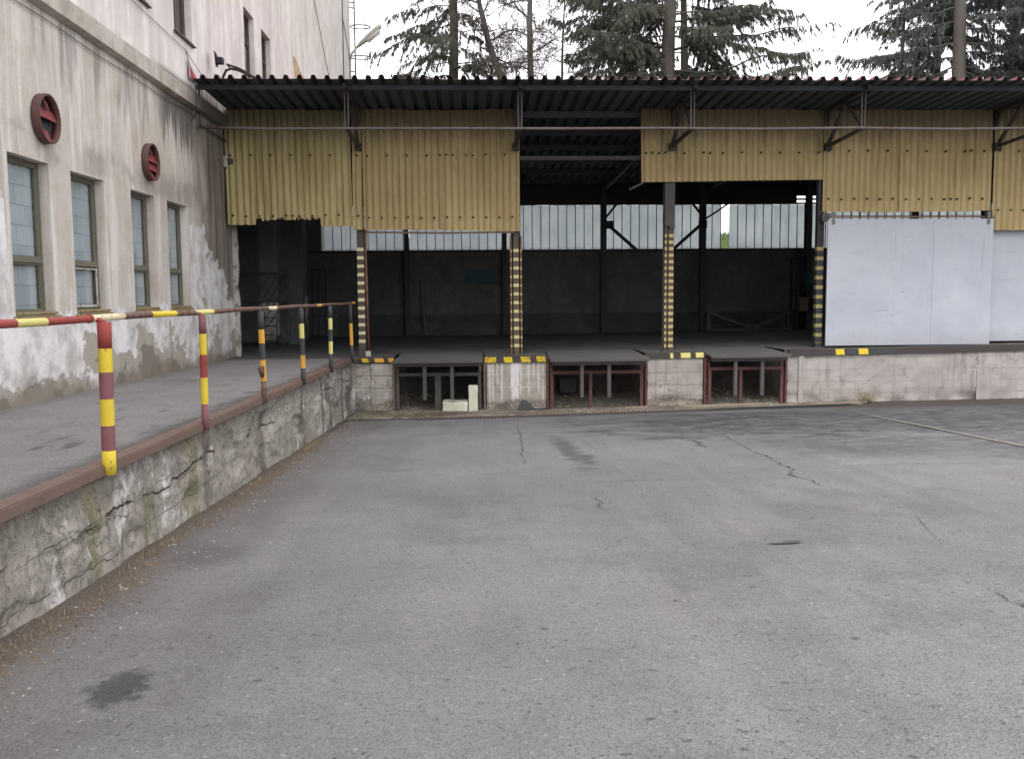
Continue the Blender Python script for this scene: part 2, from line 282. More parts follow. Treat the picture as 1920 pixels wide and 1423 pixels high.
M['steel'] = metal_paint('dark_steel', (.075, .068, .066), .25)
M['steel_b'] = metal_paint('black_steel', (.022, .022, .025), .15)
M['steel_d'] = metal_paint('dull_dark_steel', (.045, .040, .038), .3)
M['pipe'] = metal_paint('weathered_pipe', (.115, .10, .095), .35)
M['backcol'] = metal_paint('back_column_paint', (.045, .043, .043), .2)
M['steel_l'] = metal_paint('grey_steel', (.17, .16, .155), .3)
M['curb'] = metal_paint('rusty_edge_steel', (.15, .10, .078), .3, (.10, .055, .038))
M['rust'] = metal_paint('rust', (.17, .075, .045), .55)
M['redsteel'] = metal_paint('red_painted_steel', (.10, .040, .038), .3, (.06, .03, .025))
M['greysteel'] = metal_paint('grey_painted_steel', (.065, .064, .063), .3, (.06, .04, .03))
M['p_red'] = metal_paint('red_paint', (.29, .05, .04), .3, (.12, .04, .03))
M['p_mauve'] = metal_paint('faded_mauve_paint', (.21, .085, .095), .25, (.12, .06, .05))
M['p_yellow'] = metal_paint('yellow_paint', (.66, .50, .04), .22, (.30, .20, .07))
M['p_orange'] = metal_paint('orange_yellow_paint', (.62, .33, .05), .25, (.2, .09, .03))
M['p_pale'] = metal_paint('pale_yellow_paint', (.62, .57, .20), .2, (.2, .12, .06))
M['p_white'] = metal_paint('worn_cream_paint', (.66, .60, .40), .3, (.3, .14, .08))
M['p_black'] = metal_paint('black_paint', (.045, .047, .05), .15, (.07, .05, .04))
M['p_rust'] = metal_paint('rust_brown_paint', (.15, .09, .075), .5)
M['vent'] = metal_paint('dark_red_vent', (.20, .03, .035), .1); M['ventring'] = metal_paint('brown_vent_ring', (.10, .045, .04), .35)
M['lip_y'] = metal_paint('lip_yellow', (.60, .44, .02), .42, (.035, .028, .025), sc=22)
M['frame'] = metal_paint('olive_frame', (.15, .145, .11), .3, (.16, .085, .03), .8)
M['frame_d'] = metal_paint('brown_frame', (.09, .065, .055), .3, (.05, .04, .035))
M['sill'] = metal_paint('ochre_sill', (.30, .24, .11), .4, (.14, .06, .03))
M['whitewood'] = metal_paint('white_sash', (.5, .5, .48), .5, (.2, .18, .14))
M['lampgrey'] = metal_paint('lamp_grey', (.42, .42, .38), .1, (.2, .19, .15)); M['lens'] = Mt('lamp_lens').out((.62, .60, .52), .3)
M['rubber'] = Mt('black_rubber').out((.03, .03, .032), .7); M['cable'] = Mt('cable').out((.03, .028, .028), .6)
M['sign'] = Mt('sign_red').out((.45, .03, .05), .5); M['signw'] = Mt('sign_white').out((.6, .58, .58), .5)
M['wood'] = wood('old_plank', (.29, .245, .18)); M['woodd'] = wood('dark_plank', (.12, .10, .085))
M['brick'] = metal_paint('exposed_brick', (.50, .37, .20), .35, (.16, .09, .06), .95, 5)
M['teal'] = metal_paint('teal_notice', (.035, .075, .085), .15, (.07, .07, .07)); M['ink'] = Mt('notice_lettering').out((.02, .04, .06), .8)

def doorm():
    m = Mt('grey_door_sheet'); n = m.noise(.7, 4, .6); f = m.noise(5, 5, .65); v = m.noise(1, 4, .6, (4, 4, .5)); g = m.noise(90, 2, .6)
    c = m.mix(m.rng(n, .3, .7), (.33, .352, .40), (.39, .412, .46)); c = m.mix(m.rng(f, .52, .8, 0, .35), c, (.30, .31, .36)); c = m.mix(m.rng(v, .58, .75, 0, .35), c, (.42, .44, .48))
    low = m.rng(m.v('ADD', m.z, m.mul(m.v('SUBTRACT', f, .5), .4)), 1.35, 1.75, .35, 0); c = m.mix(low, c, (.25, .245, .26))
    c = m.mix(m.rng(g, .6, .75, 0, .12), c, (.25, .25, .28)); sc_ = m.noise(1., 6, .75, (1.2, 1, 9), (4, 4, 4)); c = m.mix(m.rng(sc_, .60, .68, 0, .4), c, (.22, .22, .24)); st_ = m.mul(m.rng(m.noise(1., 4, .6, (11, 11, .35), (2, 7, 1)), .60, .70), m.rng(m.z, 2.2, 4.2)); c = m.mix(m.mul(st_, .4), c, (.20, .17, .15)); sp = m.noise(12, 2, .5); c = m.mix(m.rng(sp, .77, .79, 0, .8), c, (.12, .07, .05))
    return m.out(c, .55, m.noise(1.6, 4, .5), .5, .05, spec=.35)
M['door'] = doorm()

def glazing():
    m = Mt('milky_glazing'); n = m.noise(1.1, 4, .6); v = m.noise(1, 4, .6, (7, 7, .7)); f = m.noise(9, 5, .75)
    c = m.mix(m.rng(n, .3, .7), (.80, .84, .89), (.92, .95, .98)); c = m.mix(m.rng(v, .5, .75, 0, .35), c, (.45, .48, .52)); c = m.mix(m.rng(f, .68, .74, 0, .8), c, (.06, .06, .05))
    low = m.rng(m.v('ADD', m.z, m.mul(f, .3)), 4.1, 4.32, .6, 0); c = m.mix(low, c, (.14, .14, .12))
    d = m.t.nodes.new('ShaderNodeBsdfDiffuse'); t = m.t.nodes.new('ShaderNodeBsdfTranslucent'); x = m.t.nodes.new('ShaderNodeMixShader'); x.inputs[0].default_value = .88
    m.L(c, d.inputs[0]); m.L(c, t.inputs[0]); m.t.links.new(d.outputs[0], x.inputs[1]); m.t.links.new(t.outputs[0], x.inputs[2])
    o = m.t.nodes.new('ShaderNodeOutputMaterial'); m.t.links.new(x.outputs[0], o.inputs[0]); return m.m
M['glazing'] = glazing()
def glass(name='window_glass', tint=(.93, .96, .96)):
    m = Mt(name); t = m.t.nodes.new('ShaderNodeBsdfTransparent'); t.inputs[0].default_value = tint+(1,); g = m.t.nodes.new('ShaderNodeBsdfGlossy'); g.inputs['Roughness'].default_value = .12
    fr = m.t.nodes.new('ShaderNodeLayerWeight'); fr.inputs[0].default_value = .5; x = m.t.nodes.new('ShaderNodeMixShader'); m.L(m.v('ADD', m.mul(m.v('POWER', fr.outputs[1], 4.), .6), .05), x.inputs[0])
    m.t.links.new(t.outputs[0], x.inputs[1]); m.t.links.new(g.outputs[0], x.inputs[2]); o = m.t.nodes.new('ShaderNodeOutputMaterial'); m.t.links.new(x.outputs[0], o.inputs[0]); return m.m
M['glass'] = glass()
def foliage(name, a, b):
    m = Mt(name); n = m.noise(.9, 4, .6); n2 = m.noise(9, 3, .7); c = m.mix(m.rng(n, .35, .65), a, b); c = m.mix(m.rng(n2, .55, .75, 0, .5), c, (.09, .065, .045)); return m.out(c, .8, spec=.3)
M['needle'] = foliage('spruce_needles', (.042, .046, .037), (.078, .083, .06))
M['needle2'] = foliage('blue_spruce_needles', (.040, .048, .046), (.072, .082, .074))
M['bark'] = metal_paint('bark', (.085, .075, .068), .2, (.06, .05, .04), .95, 14)
M['bark2'] = metal_paint('mossy_bark', (.085, .08, .065), .3, (.07, .072, .045), .95, 10)
M['bud'] = foliage('small_buds', (.10, .075, .055), (.13, .10, .06))
M['grass'] = foliage('bank_grass', (.05, .10, .02), (.09, .16, .035)); M['weed'] = foliage('weeds', (.06, .10, .03), (.12, .14, .05)); M['straw'] = wood('straw', (.33, .26, .15))
M['stone'] = metal_paint('pale_chips', (.42, .39, .34), .2, (.3, .25, .2), .9); M['leafl'] = metal_paint('dead_leaves', (.17, .12, .075), .4, (.08, .05, .03), .9)
def roofm():
    m = Mt('roof_underside'); v = m.noise(1., 5, .6, (2, .5, 1)); f = m.noise(20, 4, .7)
    c = m.mix(m.rng(v, .35, .65), (.040, .043, .047), (.062, .067, .073)); c = m.mix(m.rng(f, .55, .75, 0, .5), c, (.05, .04, .035)); return m.out(c, .8, f, .1, .003)
M['roof_u'] = roofm(); M['roof_t'] = metal_paint('faded_red_roof', (.22, .10, .10), .3, (.10, .09, .09), .8)
M['yline'] = None
def yl():
    m = Mt('worn_yellow_line'); f = m.noise(14, 6, .75); g = m.noise(2, 4, .6); k = m.mul(m.rng(f, .44, .62), m.rng(g, .28, .5, .35, 1))
    return m.out(m.mix(k, (.17, .165, .165), (.27, .235, .17)), .9, spec=.1)
M['yline'] = yl(); M['crack'] = Mt('crack_dirt').out((.09, .087, .086), .95, spec=.0)
M['terrain'] = foliage('terrain_soil', (.05, .08, .02), (.10, .11, .05))

# ------------------------------------------------------------------ mesh helper
class MB:
    def __init__(s): s.v = []; s.f = []; s.m = []; s.sm = []; s.np = []
    def add(s, vs, fs, mi=0, smooth=False):
        b = len(s.v); s.v += [tuple(k) for k in vs]; s.f += [tuple(i+b for i in f) for f in fs]; s.m += [mi]*len(fs); s.sm += [smooth]*len(fs); return s
    def box(s, x0, x1, y0, y1, z0, z1, mi=0, ch=0.):
        if ch <= 0:
            v = [(x, y, z) for z in (z0, z1) for y in (y0, y1) for x in (x0, x1)]
            return s.add(v, [(0, 2, 3, 1), (4, 5, 7, 6), (0, 1, 5, 4), (2, 6, 7, 3), (0, 4, 6, 2), (1, 3, 7, 5)], mi)
        import itertools
        V = []; X = (x0, x1); Y = (y0, y1); Z = (z0, z1); idx = {}
        for i, j, k in itertools.product((0, 1), repeat=3):
            sx, sy, sz = (1, -1)[i]*ch, (1, -1)[j]*ch, (1, -1)[k]*ch
            idx[(i, j, k)] = len(V); V += [(X[i], Y[j]+sy, Z[k]+sz), (X[i]+sx, Y[j], Z[k]+sz), (X[i]+sx, Y[j]+sy, Z[k])]
        Fc = []
        q = lambda t, a: idx[t]+a
        for i in (0, 1): Fc.append([q((i, 0, 0), 0), q((i, 1, 0), 0), q((i, 1, 1), 0), q((i, 0, 1), 0)])
        for j in (0, 1): Fc.append([q((0, j, 0), 1), q((1, j, 0), 1), q((1, j, 1), 1), q((0, j, 1), 1)])
        for k in (0, 1): Fc.append([q((0, 0, k), 2), q((1, 0, k), 2), q((1, 1, k), 2), q((0, 1, k), 2)])
        for i in (0, 1):
            for j in (0, 1): Fc.append([q((i, j, 0), 0), q((i, j, 0), 1), q((i, j, 1), 1), q((i, j, 1), 0)])
            for k in (0, 1): Fc.append([q((i, 0, k), 0), q((i, 0, k), 2), q((i, 1, k), 2), q((i, 1, k), 0)])
        for j in (0, 1):
            for k in (0, 1): Fc.append([q((0, j, k), 1), q((0, j, k), 2), q((1, j, k), 2), q((1, j, k), 1)])
        for t in idx: Fc.append([idx[t], idx[t]+1, idx[t]+2])
        return s.add(V, Fc, mi)
    def bar(s, a, b, w, h=None, mi=0, up=(0, 0, 1)):
        a = Vector(a); b = Vector(b); d = (b-a).normalized(); h = h or w; u = Vector(up)
        if abs(d.dot(u)) > .98: u = Vector((0, 1, 0)) if abs(d.y) < .9 else Vector((1, 0, 0))
        r = d.cross(u).normalized()*w/2; u2 = r.cross(d).normalized()*h/2
        v = [p+sx*r+sy*u2 for p in (a, b) for sx, sy in ((-1, -1), (1, -1), (1, 1), (-1, 1))]
        return s.add(v, [(0, 3, 2, 1), (4, 5, 6, 7), (0, 1, 5, 4), (1, 2, 6, 5), (2, 3, 7, 6), (3, 0, 4, 7)], mi)
    def tube(s, pts, r, n=8, mi=0, caps=True, smooth=True):
        pts = [Vector(p) for p in pts]; rs = r if isinstance(r, (list, tuple)) else [r]*len(pts); V = []; pu = None
        for i, p in enumerate(pts):
            d = (pts[min(i+1, len(pts)-1)]-pts[max(i-1, 0)]).normalized()
            u = pu if pu is not None else (Vector((0, 0, 1)) if abs(d.z) < .9 else Vector((1, 0, 0)))
            a = (u-d*u.dot(d)).normalized(); pu = a; b = d.cross(a)
            V += [p+(a*math.cos(t*2*math.pi/n)+b*math.sin(t*2*math.pi/n))*rs[i] for t in range(n)]
        Fc = [(i*n+t, i*n+(t+1) % n, (i+1)*n+(t+1) % n, (i+1)*n+t) for i in range(len(pts)-1) for t in range(n)]
        if caps: s.add(V, Fc, mi, smooth); b0 = len(s.v)-len(V); s.f += [tuple(b0+n-1-t for t in range(n)), tuple(b0+(len(pts)-1)*n+t for t in range(n))]; s.m += [mi]*2; s.sm += [False]*2; return s
        return s.add(V, Fc, mi, smooth)
    def quads(s, A, smooth=False): s.np.append(A); return s     # A: (n,4,3)
    def prism(s, poly, off, mi=0):
        n = len(poly); o = Vector(off); v = [Vector(p) for p in poly]+[Vector(p)+o for p in poly]
        return s.add(v, [tuple(range(n)), tuple(n+n-1-i for i in range(n))]+[(i, i+n, (i+1) % n+n, (i+1) % n) for i in range(n)], mi)
    def build(s, name, mats, parent=None, label=None, fixn=False):
        mats = mats if isinstance(mats, (list, tuple)) else [mats]
        off = Vector((0, 0, 0)); p = parent
        while p is not None: off += p.location; p = p.parent
        V = np.array(s.v, dtype=np.float64).reshape(-1, 3); fs = s.f
        me = bpy.data.meshes.new(name)
        nq = sum(len(a) for a in s.np)
        loops = [i for f in fs for i in f]; tot = [len(f) for f in fs]
        if nq:
            Q = np.concatenate(s.np).reshape(-1, 3); loops = np.concatenate([np.array(loops, dtype=np.int32), np.arange(len(Q), dtype=np.int32)+len(V)]); tot = np.concatenate([np.array(tot, dtype=np.int32), np.full(nq, 4, np.int32)]); V = np.concatenate([V, Q])
            mi = np.concatenate([np.array(s.m, dtype=np.int32), np.full(nq, len(mats)-1, np.int32)]); sm = np.concatenate([np.array(s.sm, bool), np.zeros(nq, bool)])
        else: loops = np.array(loops, np.int32); tot = np.array(tot, np.int32); mi = np.array(s.m, np.int32); sm = np.array(s.sm, bool)
        if parent is None:
            ctr = Vector(((V[:, 0].min()+V[:, 0].max())/2, (V[:, 1].min()+V[:, 1].max())/2, V[:, 2].min())); off = ctr
        V = V-np.array(off)
        me.vertices.add(len(V)); me.vertices.foreach_set('co', V.astype(np.float32).ravel())
        me.loops.add(len(loops)); me.loops.foreach_set('vertex_index', loops.astype(np.int32))
        me.polygons.add(len(tot)); st = np.concatenate([[0], np.cumsum(tot)[:-1]]).astype(np.int32)
        me.polygons.foreach_set('loop_start', st); me.polygons.foreach_set('loop_total', tot.astype(np.int32))
        me.polygons.foreach_set('material_index', mi); me.polygons.foreach_set('use_smooth', sm)
        for m_ in mats: me.materials.append(m_)
        me.update(calc_edges=True); me.validate()
        o = bpy.data.objects.new(name, me); C.objects.link(o)
        if parent is not None: o.parent = parent
        else: o.location = off
        if label: o['label'] = label
        return o
def tag(o, label, cat=None, group=None, kind=None):
    o['label'] = label
    if cat: o['category'] = cat
    if group: o['group'] = group
    if kind: o['kind'] = kind
    return o
def thing(name, loc, label, cat, group=None):
    o = bpy.data.objects.new(name, None); C.objects.link(o); o.location = loc; o.empty_display_size = .2; return tag(o, label, cat, group)
def struct(o): o['kind'] = 'structure'; return o
rnd = random.Random(7)

# ------------------------------------------------------------------ heights
def gz(x, y): return .0475*(20.7-max(min(y, 20.7), -9))+.0085*max(0, min(x, 22)-1)
def fz(x): return 1.2+.0125*max(0, min(x, 20)-1)
def rz(y): return 1.2+.0115*(20.7-y)
def rzc(y): return 1.205+.0155*(20.7-y)
XW = -2.54

# ------------------------------------------------------------------ ground
g = MB(); xs = [-300, -120, -60, -30, -15]+[x*.75 for x in range(-12, 30)]+[30, 60, 120, 300]; ys = [-300, -120, -60, -30, -14]+[-9+i*.75 for i in range(0, 41)]+[22.5, 26, 32.6]
for y in ys:
    for x in xs: g.v.append((x, y, gz(x, y)+(.006*mn.noise((x*.7, y*.7, 0)) if -9 < x < 22 and -9 < y < 19 else 0)))
W = len(xs)
for j in range(len(ys)-1):
    for i in range(W-1): g.f.append((j*W+i, j*W+i+1, (j+1)*W+i+1, (j+1)*W+i)); g.m.append(0); g.sm.append(True)
ground = struct(g.build('ground', M['asphalt'])); ground['label'] = 'worn grey asphalt yard sloping down to the loading dock'
t = MB(); tx = [-400, -150, -60, -30]+list(range(-20, 60, 4))+[80, 150, 400]; ty = [32.6, 35, 38, 40, 43, 46, 50, 60, 80, 150, 600]; tz = [.1, .4, 2.2, 4.2, 5.15, 5.3, 5.4, 5.5, 5.5, 5.5, 5.5]
for y, z in zip(ty, tz):
    for x in tx: t.v.append((x, y, z+.15*mn.noise((x*.3, y*.3, 0)) if y > 33 else z))
W = len(tx)
for j in range(len(ty)-1):
    for i in range(W-1): t.f.append((j*W+i, j*W+i+1, (j+1)*W+i+1, (j+1)*W+i)); t.m.append(0); t.sm.append(True)
terr = struct(t.build('terrain', M['terrain'])); terr['label'] = 'green grassy bank rising behind the loading shed'
# ramp
r = MB(); ry = [-9+i*1.0 for i in range(30)]+[20.74]; rx = [-5.45, -4.6, -3.8, -3.1, -2.6]
for y in ry:
    for x in rx: r.v.append((x, y, rz(y)+(rzc(y)-rz(y))*(x+5.4)/2.8+.004*mn.noise((x, y, 3))))
for j in range(len(ry)-1):
    for i in range(4): r.f.append((j*5+i, j*5+i+1, (j+1)*5+i+1, (j+1)*5+i)); r.m.append(0); r.sm.append(True)
b = len(r.v); r.v += [(x, y, z) for (x, y, z) in ((-5.45, -9, rz(-9)-.5), (-2.6, -9, rz(-9)-.5))]; r.f.append((0, 4, b+1, b)); r.m.append(0); r.sm.append(False)
o = struct(r.build('ramp', M['ramp'])); o['label'] = 'asphalt ramp running along the warehouse wall up to the dock'
# apron behind the drain
a = MB(); N = 24
def drain_y(x): return 18.62+(x+1.1)*.128
for i in range(N+1):
    x = -2.5+i*11.2/N
    for y in (drain_y(x)+.16, 21.2): a.v.append((x, y, gz(x, y)+.012))
for i in range(N): a.f.append((2*i, 2*i+2, 2*i+3, 2*i+1)); a.m.append(0); a.sm.append(False)
o = struct(a.build('pavement', M['apron'])); o['label'] = 'dirty concrete strip between the drain and the dock wall'
# yellow line
y_ = MB(); yy = 17.3; k = 0; L0 = []
while yy > 2:
    L0.append(yy); yy -= .75
for y in L0:
    for x in (7.58, 7.675): y_.v.append((x+.012*math.sin(y*1.3)+(17-y)*-.01, y, gz(x, y)+.0125))
for i in range(len(L0)-1): y_.f.append((2*i, 2*i+1, 2*i+3, 2*i+2)); y_.m.append(0); y_.sm.append(False)
o = struct(y_.build('road_marking', M['yline'])); o['label'] = 'faded thin yellow line painted on the asphalt'
# cracks in the asphalt
cr = MB()
def ribbon(pts, w, jit=.03, step=.09):
    P = []
    for (x0, y0), (x1, y1) in zip(pts, pts[1:]):
        n = max(1, int(math.hypot(x1-x0, y1-y0)/step))
        for i in range(n): P.append((x0+(x1-x0)*i/n+rnd.gauss(0, jit), y0+(y1-y0)*i/n+rnd.gauss(0, jit)))
    P.append(pts[-1]); V = []
    for i, (x, y) in enumerate(P):
        a_, b_ = P[max(0, i-1)], P[min(len(P)-1, i+1)]; dx, dy = b_[0]-a_[0], b_[1]-a_[1]; l = math.hypot(dx, dy) or 1
        ww = w*(.25+1.1*rnd.random())*min(1, .2+4*i/len(P), .2+4*(len(P)-i)/len(P))
        for s_ in (-1, 1): V.append((x-s_*dy/l*ww/2, y+s_*dx/l*ww/2, gz(x, y)+.0095))
    cr.add(V, [(2*i, 2*i+1, 2*i+3, 2*i+2) for i in range(len(P)-1)])
ribbon([(4.03, 14.7), (4.0, 14.15), (3.87, 12.63), (3.87, 11.74), (3.81, 11.07), (3.8, 10.76), (3.62, 10.3), (3.72, 9.85), (3.66, 9.53), (3.78, 9.21)], .022, .02)
ribbon([(3.85, 10.96), (4.67, 10.97), (5.8, 10.9), (6.51, 10.73), (8, 10.6)], .012, .012)
ribbon([(1.23, 10.21), (1.88, 10.19), (2.41, 10.17)], .010, .008)
ribbon([(3.2, 5.53), (3.21, 5.41), (3.19, 5.26), (3.25, 5.1), (3.5, 4.9)], .022, .012, .02)
ribbon([(3.91, 7.97), (3.68, 7.22), (3.61, 6.96), (3.61, 6.71), (3.72, 6.51), (3.87, 6.22), (4.2, 5.9)], .006, .006, .04)
ribbon([(.87, 17.3), (.8, 15), (.69, 11.8)], .012, .02, .15)
ribbon([(1.22, 9.31), (1.27, 8.9), (1.2, 8.7), (1.26, 8.43)], .012, .02, .05)
ribbon([(2.23, 6.92), (2.33, 6.95), (2.42, 6.96)], .012, .004, .02); cr.add([(x_, y_, gz(x_, y_)+.0092) for x_, y_ in ((2.26, 6.925), (2.33, 6.95), (2.38, 6.955), (2.41, 6.99), (2.44, 6.985), (2.46, 7.02), (2.50, 7.01), (2.555, 7.015), (2.53, 6.98), (2.55, 6.955), (2.50, 6.93), (2.46, 6.92), (2.40, 6.915), (2.33, 6.915))], [tuple(range(14))[::-1]])
ribbon([(2.76, 14.6), (3.29, 14.5), (3.41, 13.9), (3.36, 13.1)], .03, .03)
for i in range(46):
    x, y = rnd.uniform(-1.8, 5.5), rnd.uniform(3.2, 9); 
    if x < .5*y+.5 and x > -.5*y: ribbon([(x, y), (x+rnd.uniform(-.02, .03), y+rnd.uniform(-.01, .01)), (x+rnd.uniform(-.03, .04), y+rnd.uniform(-.02, .02))], rnd.uniform(.004, .012), .003, .01)
o = struct(cr.build('asphalt_crack', M['crack'], ground))

# ------------------------------------------------------------------ warehouse
wh = thing('warehouse_building', (-9, 18, 0), 'tall stained cream rendered warehouse with narrow windows along the ramp', 'building')
WX = -5.4
lowY = [(2.1, 3.2), (3.85, 4.95), (6.3, 7.4), (8.05, 9.15), (11.4, 12.49), (13.15, 14.31), (15.42, 16.53), (17.23, 18.4)]
upY = [(5.0, 6.1), (7.6, 8.7), (12.9, 14.0), (15.5, 16.6), (18.07, 19.2), (23.65, 24.75), (25.6, 26.72)]
ops = [(a_, b_, 2.38, 4.31, 'low') for a_, b_ in lowY]+[(a_, b_, 7.5, 9.6, 'up') for a_, b_ in upY]+[(a_, b_, 11.6, 13.7, 'top') for a_, b_ in upY]
door_op = (21.9, 26.8, .9, 5.2, 'door')
allo = ops+[door_op]
w = MB(); yb = sorted(set([-10, 45]+[q for o_ in allo for q in o_[:2]])); zb = sorted(set([-.3, 6.45, 20]+[q for o_ in allo for q in o_[2:4]]))
def inside(y, z): return any(o_[0] < y < o_[1] and o_[2] < z < o_[3] for o_ in allo)
for i in range(len(yb)-1):
    for j in range(len(zb)-1):
        if not inside((yb[i]+yb[i+1])/2, (zb[j]+zb[j+1])/2): w.add([(WX, yb[i], zb[j]), (WX, yb[i+1], zb[j]), (WX, yb[i+1], zb[j+1]), (WX, yb[i], zb[j+1])], [(0, 1, 2, 3)])
for (y0, y1, z0, z1, kd) in allo:
    X2 = WX-(.19 if kd != 'door' else .5)
    for p, q in (((y0, z0), (y1, z0)), ((y1, z0), (y1, z1)), ((y1, z1), (y0, z1)), ((y0, z1), (y0, z0))):
        w.add([(WX, p[0], p[1]), (WX, q[0], q[1]), (X2, q[0], q[1]), (X2, p[0], p[1])], [(0, 1, 2, 3)])
w.add([(WX, -10, -.3), (WX, -10, 20), (-24, -10, 20), (-24, -10, -.3)], [(0, 1, 2, 3)]); w.add([(WX, 45, -.3), (WX, 45, 20), (-24, 45, 20), (-24, 45, -.3)], [(0, 1, 2, 3)])
w.add([(WX, -10, 20), (WX, 45, 20), (-24, 45, 20), (-24, -10, 20)], [(0, 1, 2, 3)]); w.add([(-24, -10, -.3), (-24, -10, 20), (-24, 45, 20), (-24, 45, -.3)], [(0, 1, 2, 3)])
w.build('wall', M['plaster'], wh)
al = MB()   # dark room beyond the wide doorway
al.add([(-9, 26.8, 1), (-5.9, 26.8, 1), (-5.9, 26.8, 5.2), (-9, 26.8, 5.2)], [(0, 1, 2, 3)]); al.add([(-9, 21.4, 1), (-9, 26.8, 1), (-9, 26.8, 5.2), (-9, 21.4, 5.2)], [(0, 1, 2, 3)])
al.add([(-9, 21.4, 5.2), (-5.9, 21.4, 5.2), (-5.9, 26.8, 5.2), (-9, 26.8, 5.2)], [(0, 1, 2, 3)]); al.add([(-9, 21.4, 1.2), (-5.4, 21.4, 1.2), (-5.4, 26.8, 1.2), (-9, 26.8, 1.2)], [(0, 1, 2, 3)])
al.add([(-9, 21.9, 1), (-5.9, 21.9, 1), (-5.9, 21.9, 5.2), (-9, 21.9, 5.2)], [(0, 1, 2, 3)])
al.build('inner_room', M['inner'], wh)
# string course
lg = MB(); prof = [(WX+.01, 6.24), (WX+.13, 6.27), (WX+.14, 6.52), (WX+.01, 6.62)]
for y in (-10, 21.75):
    for (x, z) in prof: lg.v.append((x, y, z))
for i in range(3): lg.f.append((i, i+1, i+5, i+4)); lg.m.append(0); lg.sm.append(False)
lg.f += [(0, 1, 2, 3), (7, 6, 5, 4)]; lg.m += [0]*2; lg.sm += [False]*2
def ledge_m():
    m = Mt('ledge_render'); n = m.noise(1.2, 5, .65); v = m.noise(1, 5, .6, (6, 6, 1)); c = m.mix(m.rng(n, .35, .65), (.33, .29, .24), (.50, .46, .41)); c = m.mix(m.rng(v, .54, .74, 0, .4), c, (.15, .14, .125))
    c = m.mix(m.rng(m.y, 17.5, 19.3, 0, .85), c, (.07, .065, .06)); return m.out(c, .93, m.noise(15, 5, .7), .6, .02)  # stained towards the shed, with roof shade painted in at that end
lg.build('string_course', ledge_m(), wh)
# windows
def window(y0, y1, z0, z1, kd):
    X0 = WX-.13; fr = MB(); fw = .042; low = kd == 'low'
    fr.box(X0-.07, X0, y0+.004, y0+fw, z0, z1-.004); fr.box(X0-.07, X0, y1-fw, y1-.004, z0, z1-.004)
    fr.box(X0-.07, X0-.002, y0+fw, y1-fw, z1-fw-.004, z1-.004); fr.box(X0-.07, X0-.002, y0+fw, y1-fw, z0, z0+fw)
    tr = z0+.34*(z1-z0) if low else z0+.66*(z1-z0); fr.box(X0-.06, X0+.012, y0+fw, y1-fw, tr, tr+.055)
    # sash members
    for (a_, b_) in ((z0+fw, tr), (tr+.055, z1-fw)):
        fr.box(X0-.055, X0-.012, y0+fw, y0+fw+.035, a_, b_); fr.box(X0-.055, X0-.012, y1-fw-.035, y1-fw, a_, b_)
        fr.box(X0-.055, X0-.014, y0+fw+.035, y1-fw-.035, a_, a_+.03); fr.box(X0-.055, X0-.014, y0+fw+.035, y1-fw-.035, b_-.03, b_)
    if not low: fr.box(X0-.055, X0-.01, (y0+y1)/2-.025, (y0+y1)/2+.025, z0+fw, z1-fw)
    f = fr.build('window', M['frame'] if low else M['frame_d'], wh)
    for (a_, b_) in ((z0+fw, tr), (tr+.055, z1-fw)):
        p = MB(); p.box(X0-.042, X0-.038, y0+fw+.03, y1-fw-.03, a_+.025, b_-.025); p.build('pane', M['glass'], f)
    bw = MB(); xb = X0-.075 if low else X0-.4; bw.box(xb-.1, xb, y0-.1, y1+.1, z0-.1, z1+.1); bw.build('blockwork' if low else 'curtain', M['block'], f)
    sl_ = MB(); sl_.box(X0-.01, WX+.035, y0+.006, y1-.006, z0+.003, z0+.035, 0, .006)
    if low: sl_.box(WX+.003, WX+.045, y0-.05, y1+.06, z0-.05, z0-.012)
    else: sl_.box(WX-.02, WX+.06, y0-.06, y1+.06, z0-.03, z0-.004)
    sl_.build('sill', M['sill'] if low else M['frame_d'], f)
    return f
for o_ in ops:
    f = window(*o_)
    if o_[4] == 'low' and abs(o_[0]-13.15) < .1:
        ws = MB(); X0 = WX-.128
        for (a_, b_, c_, d_) in ((13.22, 13.25, 2.46, 3.02), (14.2, 14.225, 2.46, 3.02), (13.25, 14.2, 2.455, 2.485), (13.25, 14.2, 2.99, 3.01)): ws.box(X0-.01, X0+.006, a_, b_, c_, d_)
        ws.build('white_sash', M['whitewood'], f)
# vents
for (yc, miss) in ((12.36, (1,)), (16.28, ())):
    v = MB(); n = 32; ri, ro, X1, X2 = .285, .31, WX+.115, WX+.012
    for (rr, xx) in ((ri, X2), (ri, X1), (ro, X1), (ro, X2)):
        for i in range(n): v.v.append((xx, yc+rr*math.cos(i*2*math.pi/n), 4.85+rr*math.sin(i*2*math.pi/n)))
    for k in range(3):
        for i in range(n): v.f.append((k*n+i, k*n+(i+1) % n, (k+1)*n+(i+1) % n, (k+1)*n+i)); v.m.append(0); v.sm.append(k != 1)
    v.f.append(tuple(range(n))); v.m.append(1); v.sm.append(False)
    ve = v.build('vent', [M['ventring'], M['rubber']], wh)
    for k in range(4):
        if k in miss: continue
        z0 = 4.85-.27+k*.135; z1 = z0+.142; hw = min(math.sqrt(max(.001, .28**2-(z0-4.85)**2)), math.sqrt(max(.001, .28**2-(z1-4.85)**2)))
        s_ = MB(); tw = .02*rnd.uniform(-1, 1); s_.add([(WX+.09, yc-hw, z0), (WX+.09, yc+hw, z0+tw), (WX+.035, yc+hw, z1+tw), (WX+.035, yc-hw, z1)], [(0, 1, 2, 3)])
        s_.add([(WX+.086, yc-hw, z0-.004), (WX+.086, yc+hw, z0+tw-.004), (WX+.031, yc+hw, z1+tw-.004), (WX+.031, yc-hw, z1-.004)], [(3, 2, 1, 0)]); s_.build('louvre', M['vent'], ve)
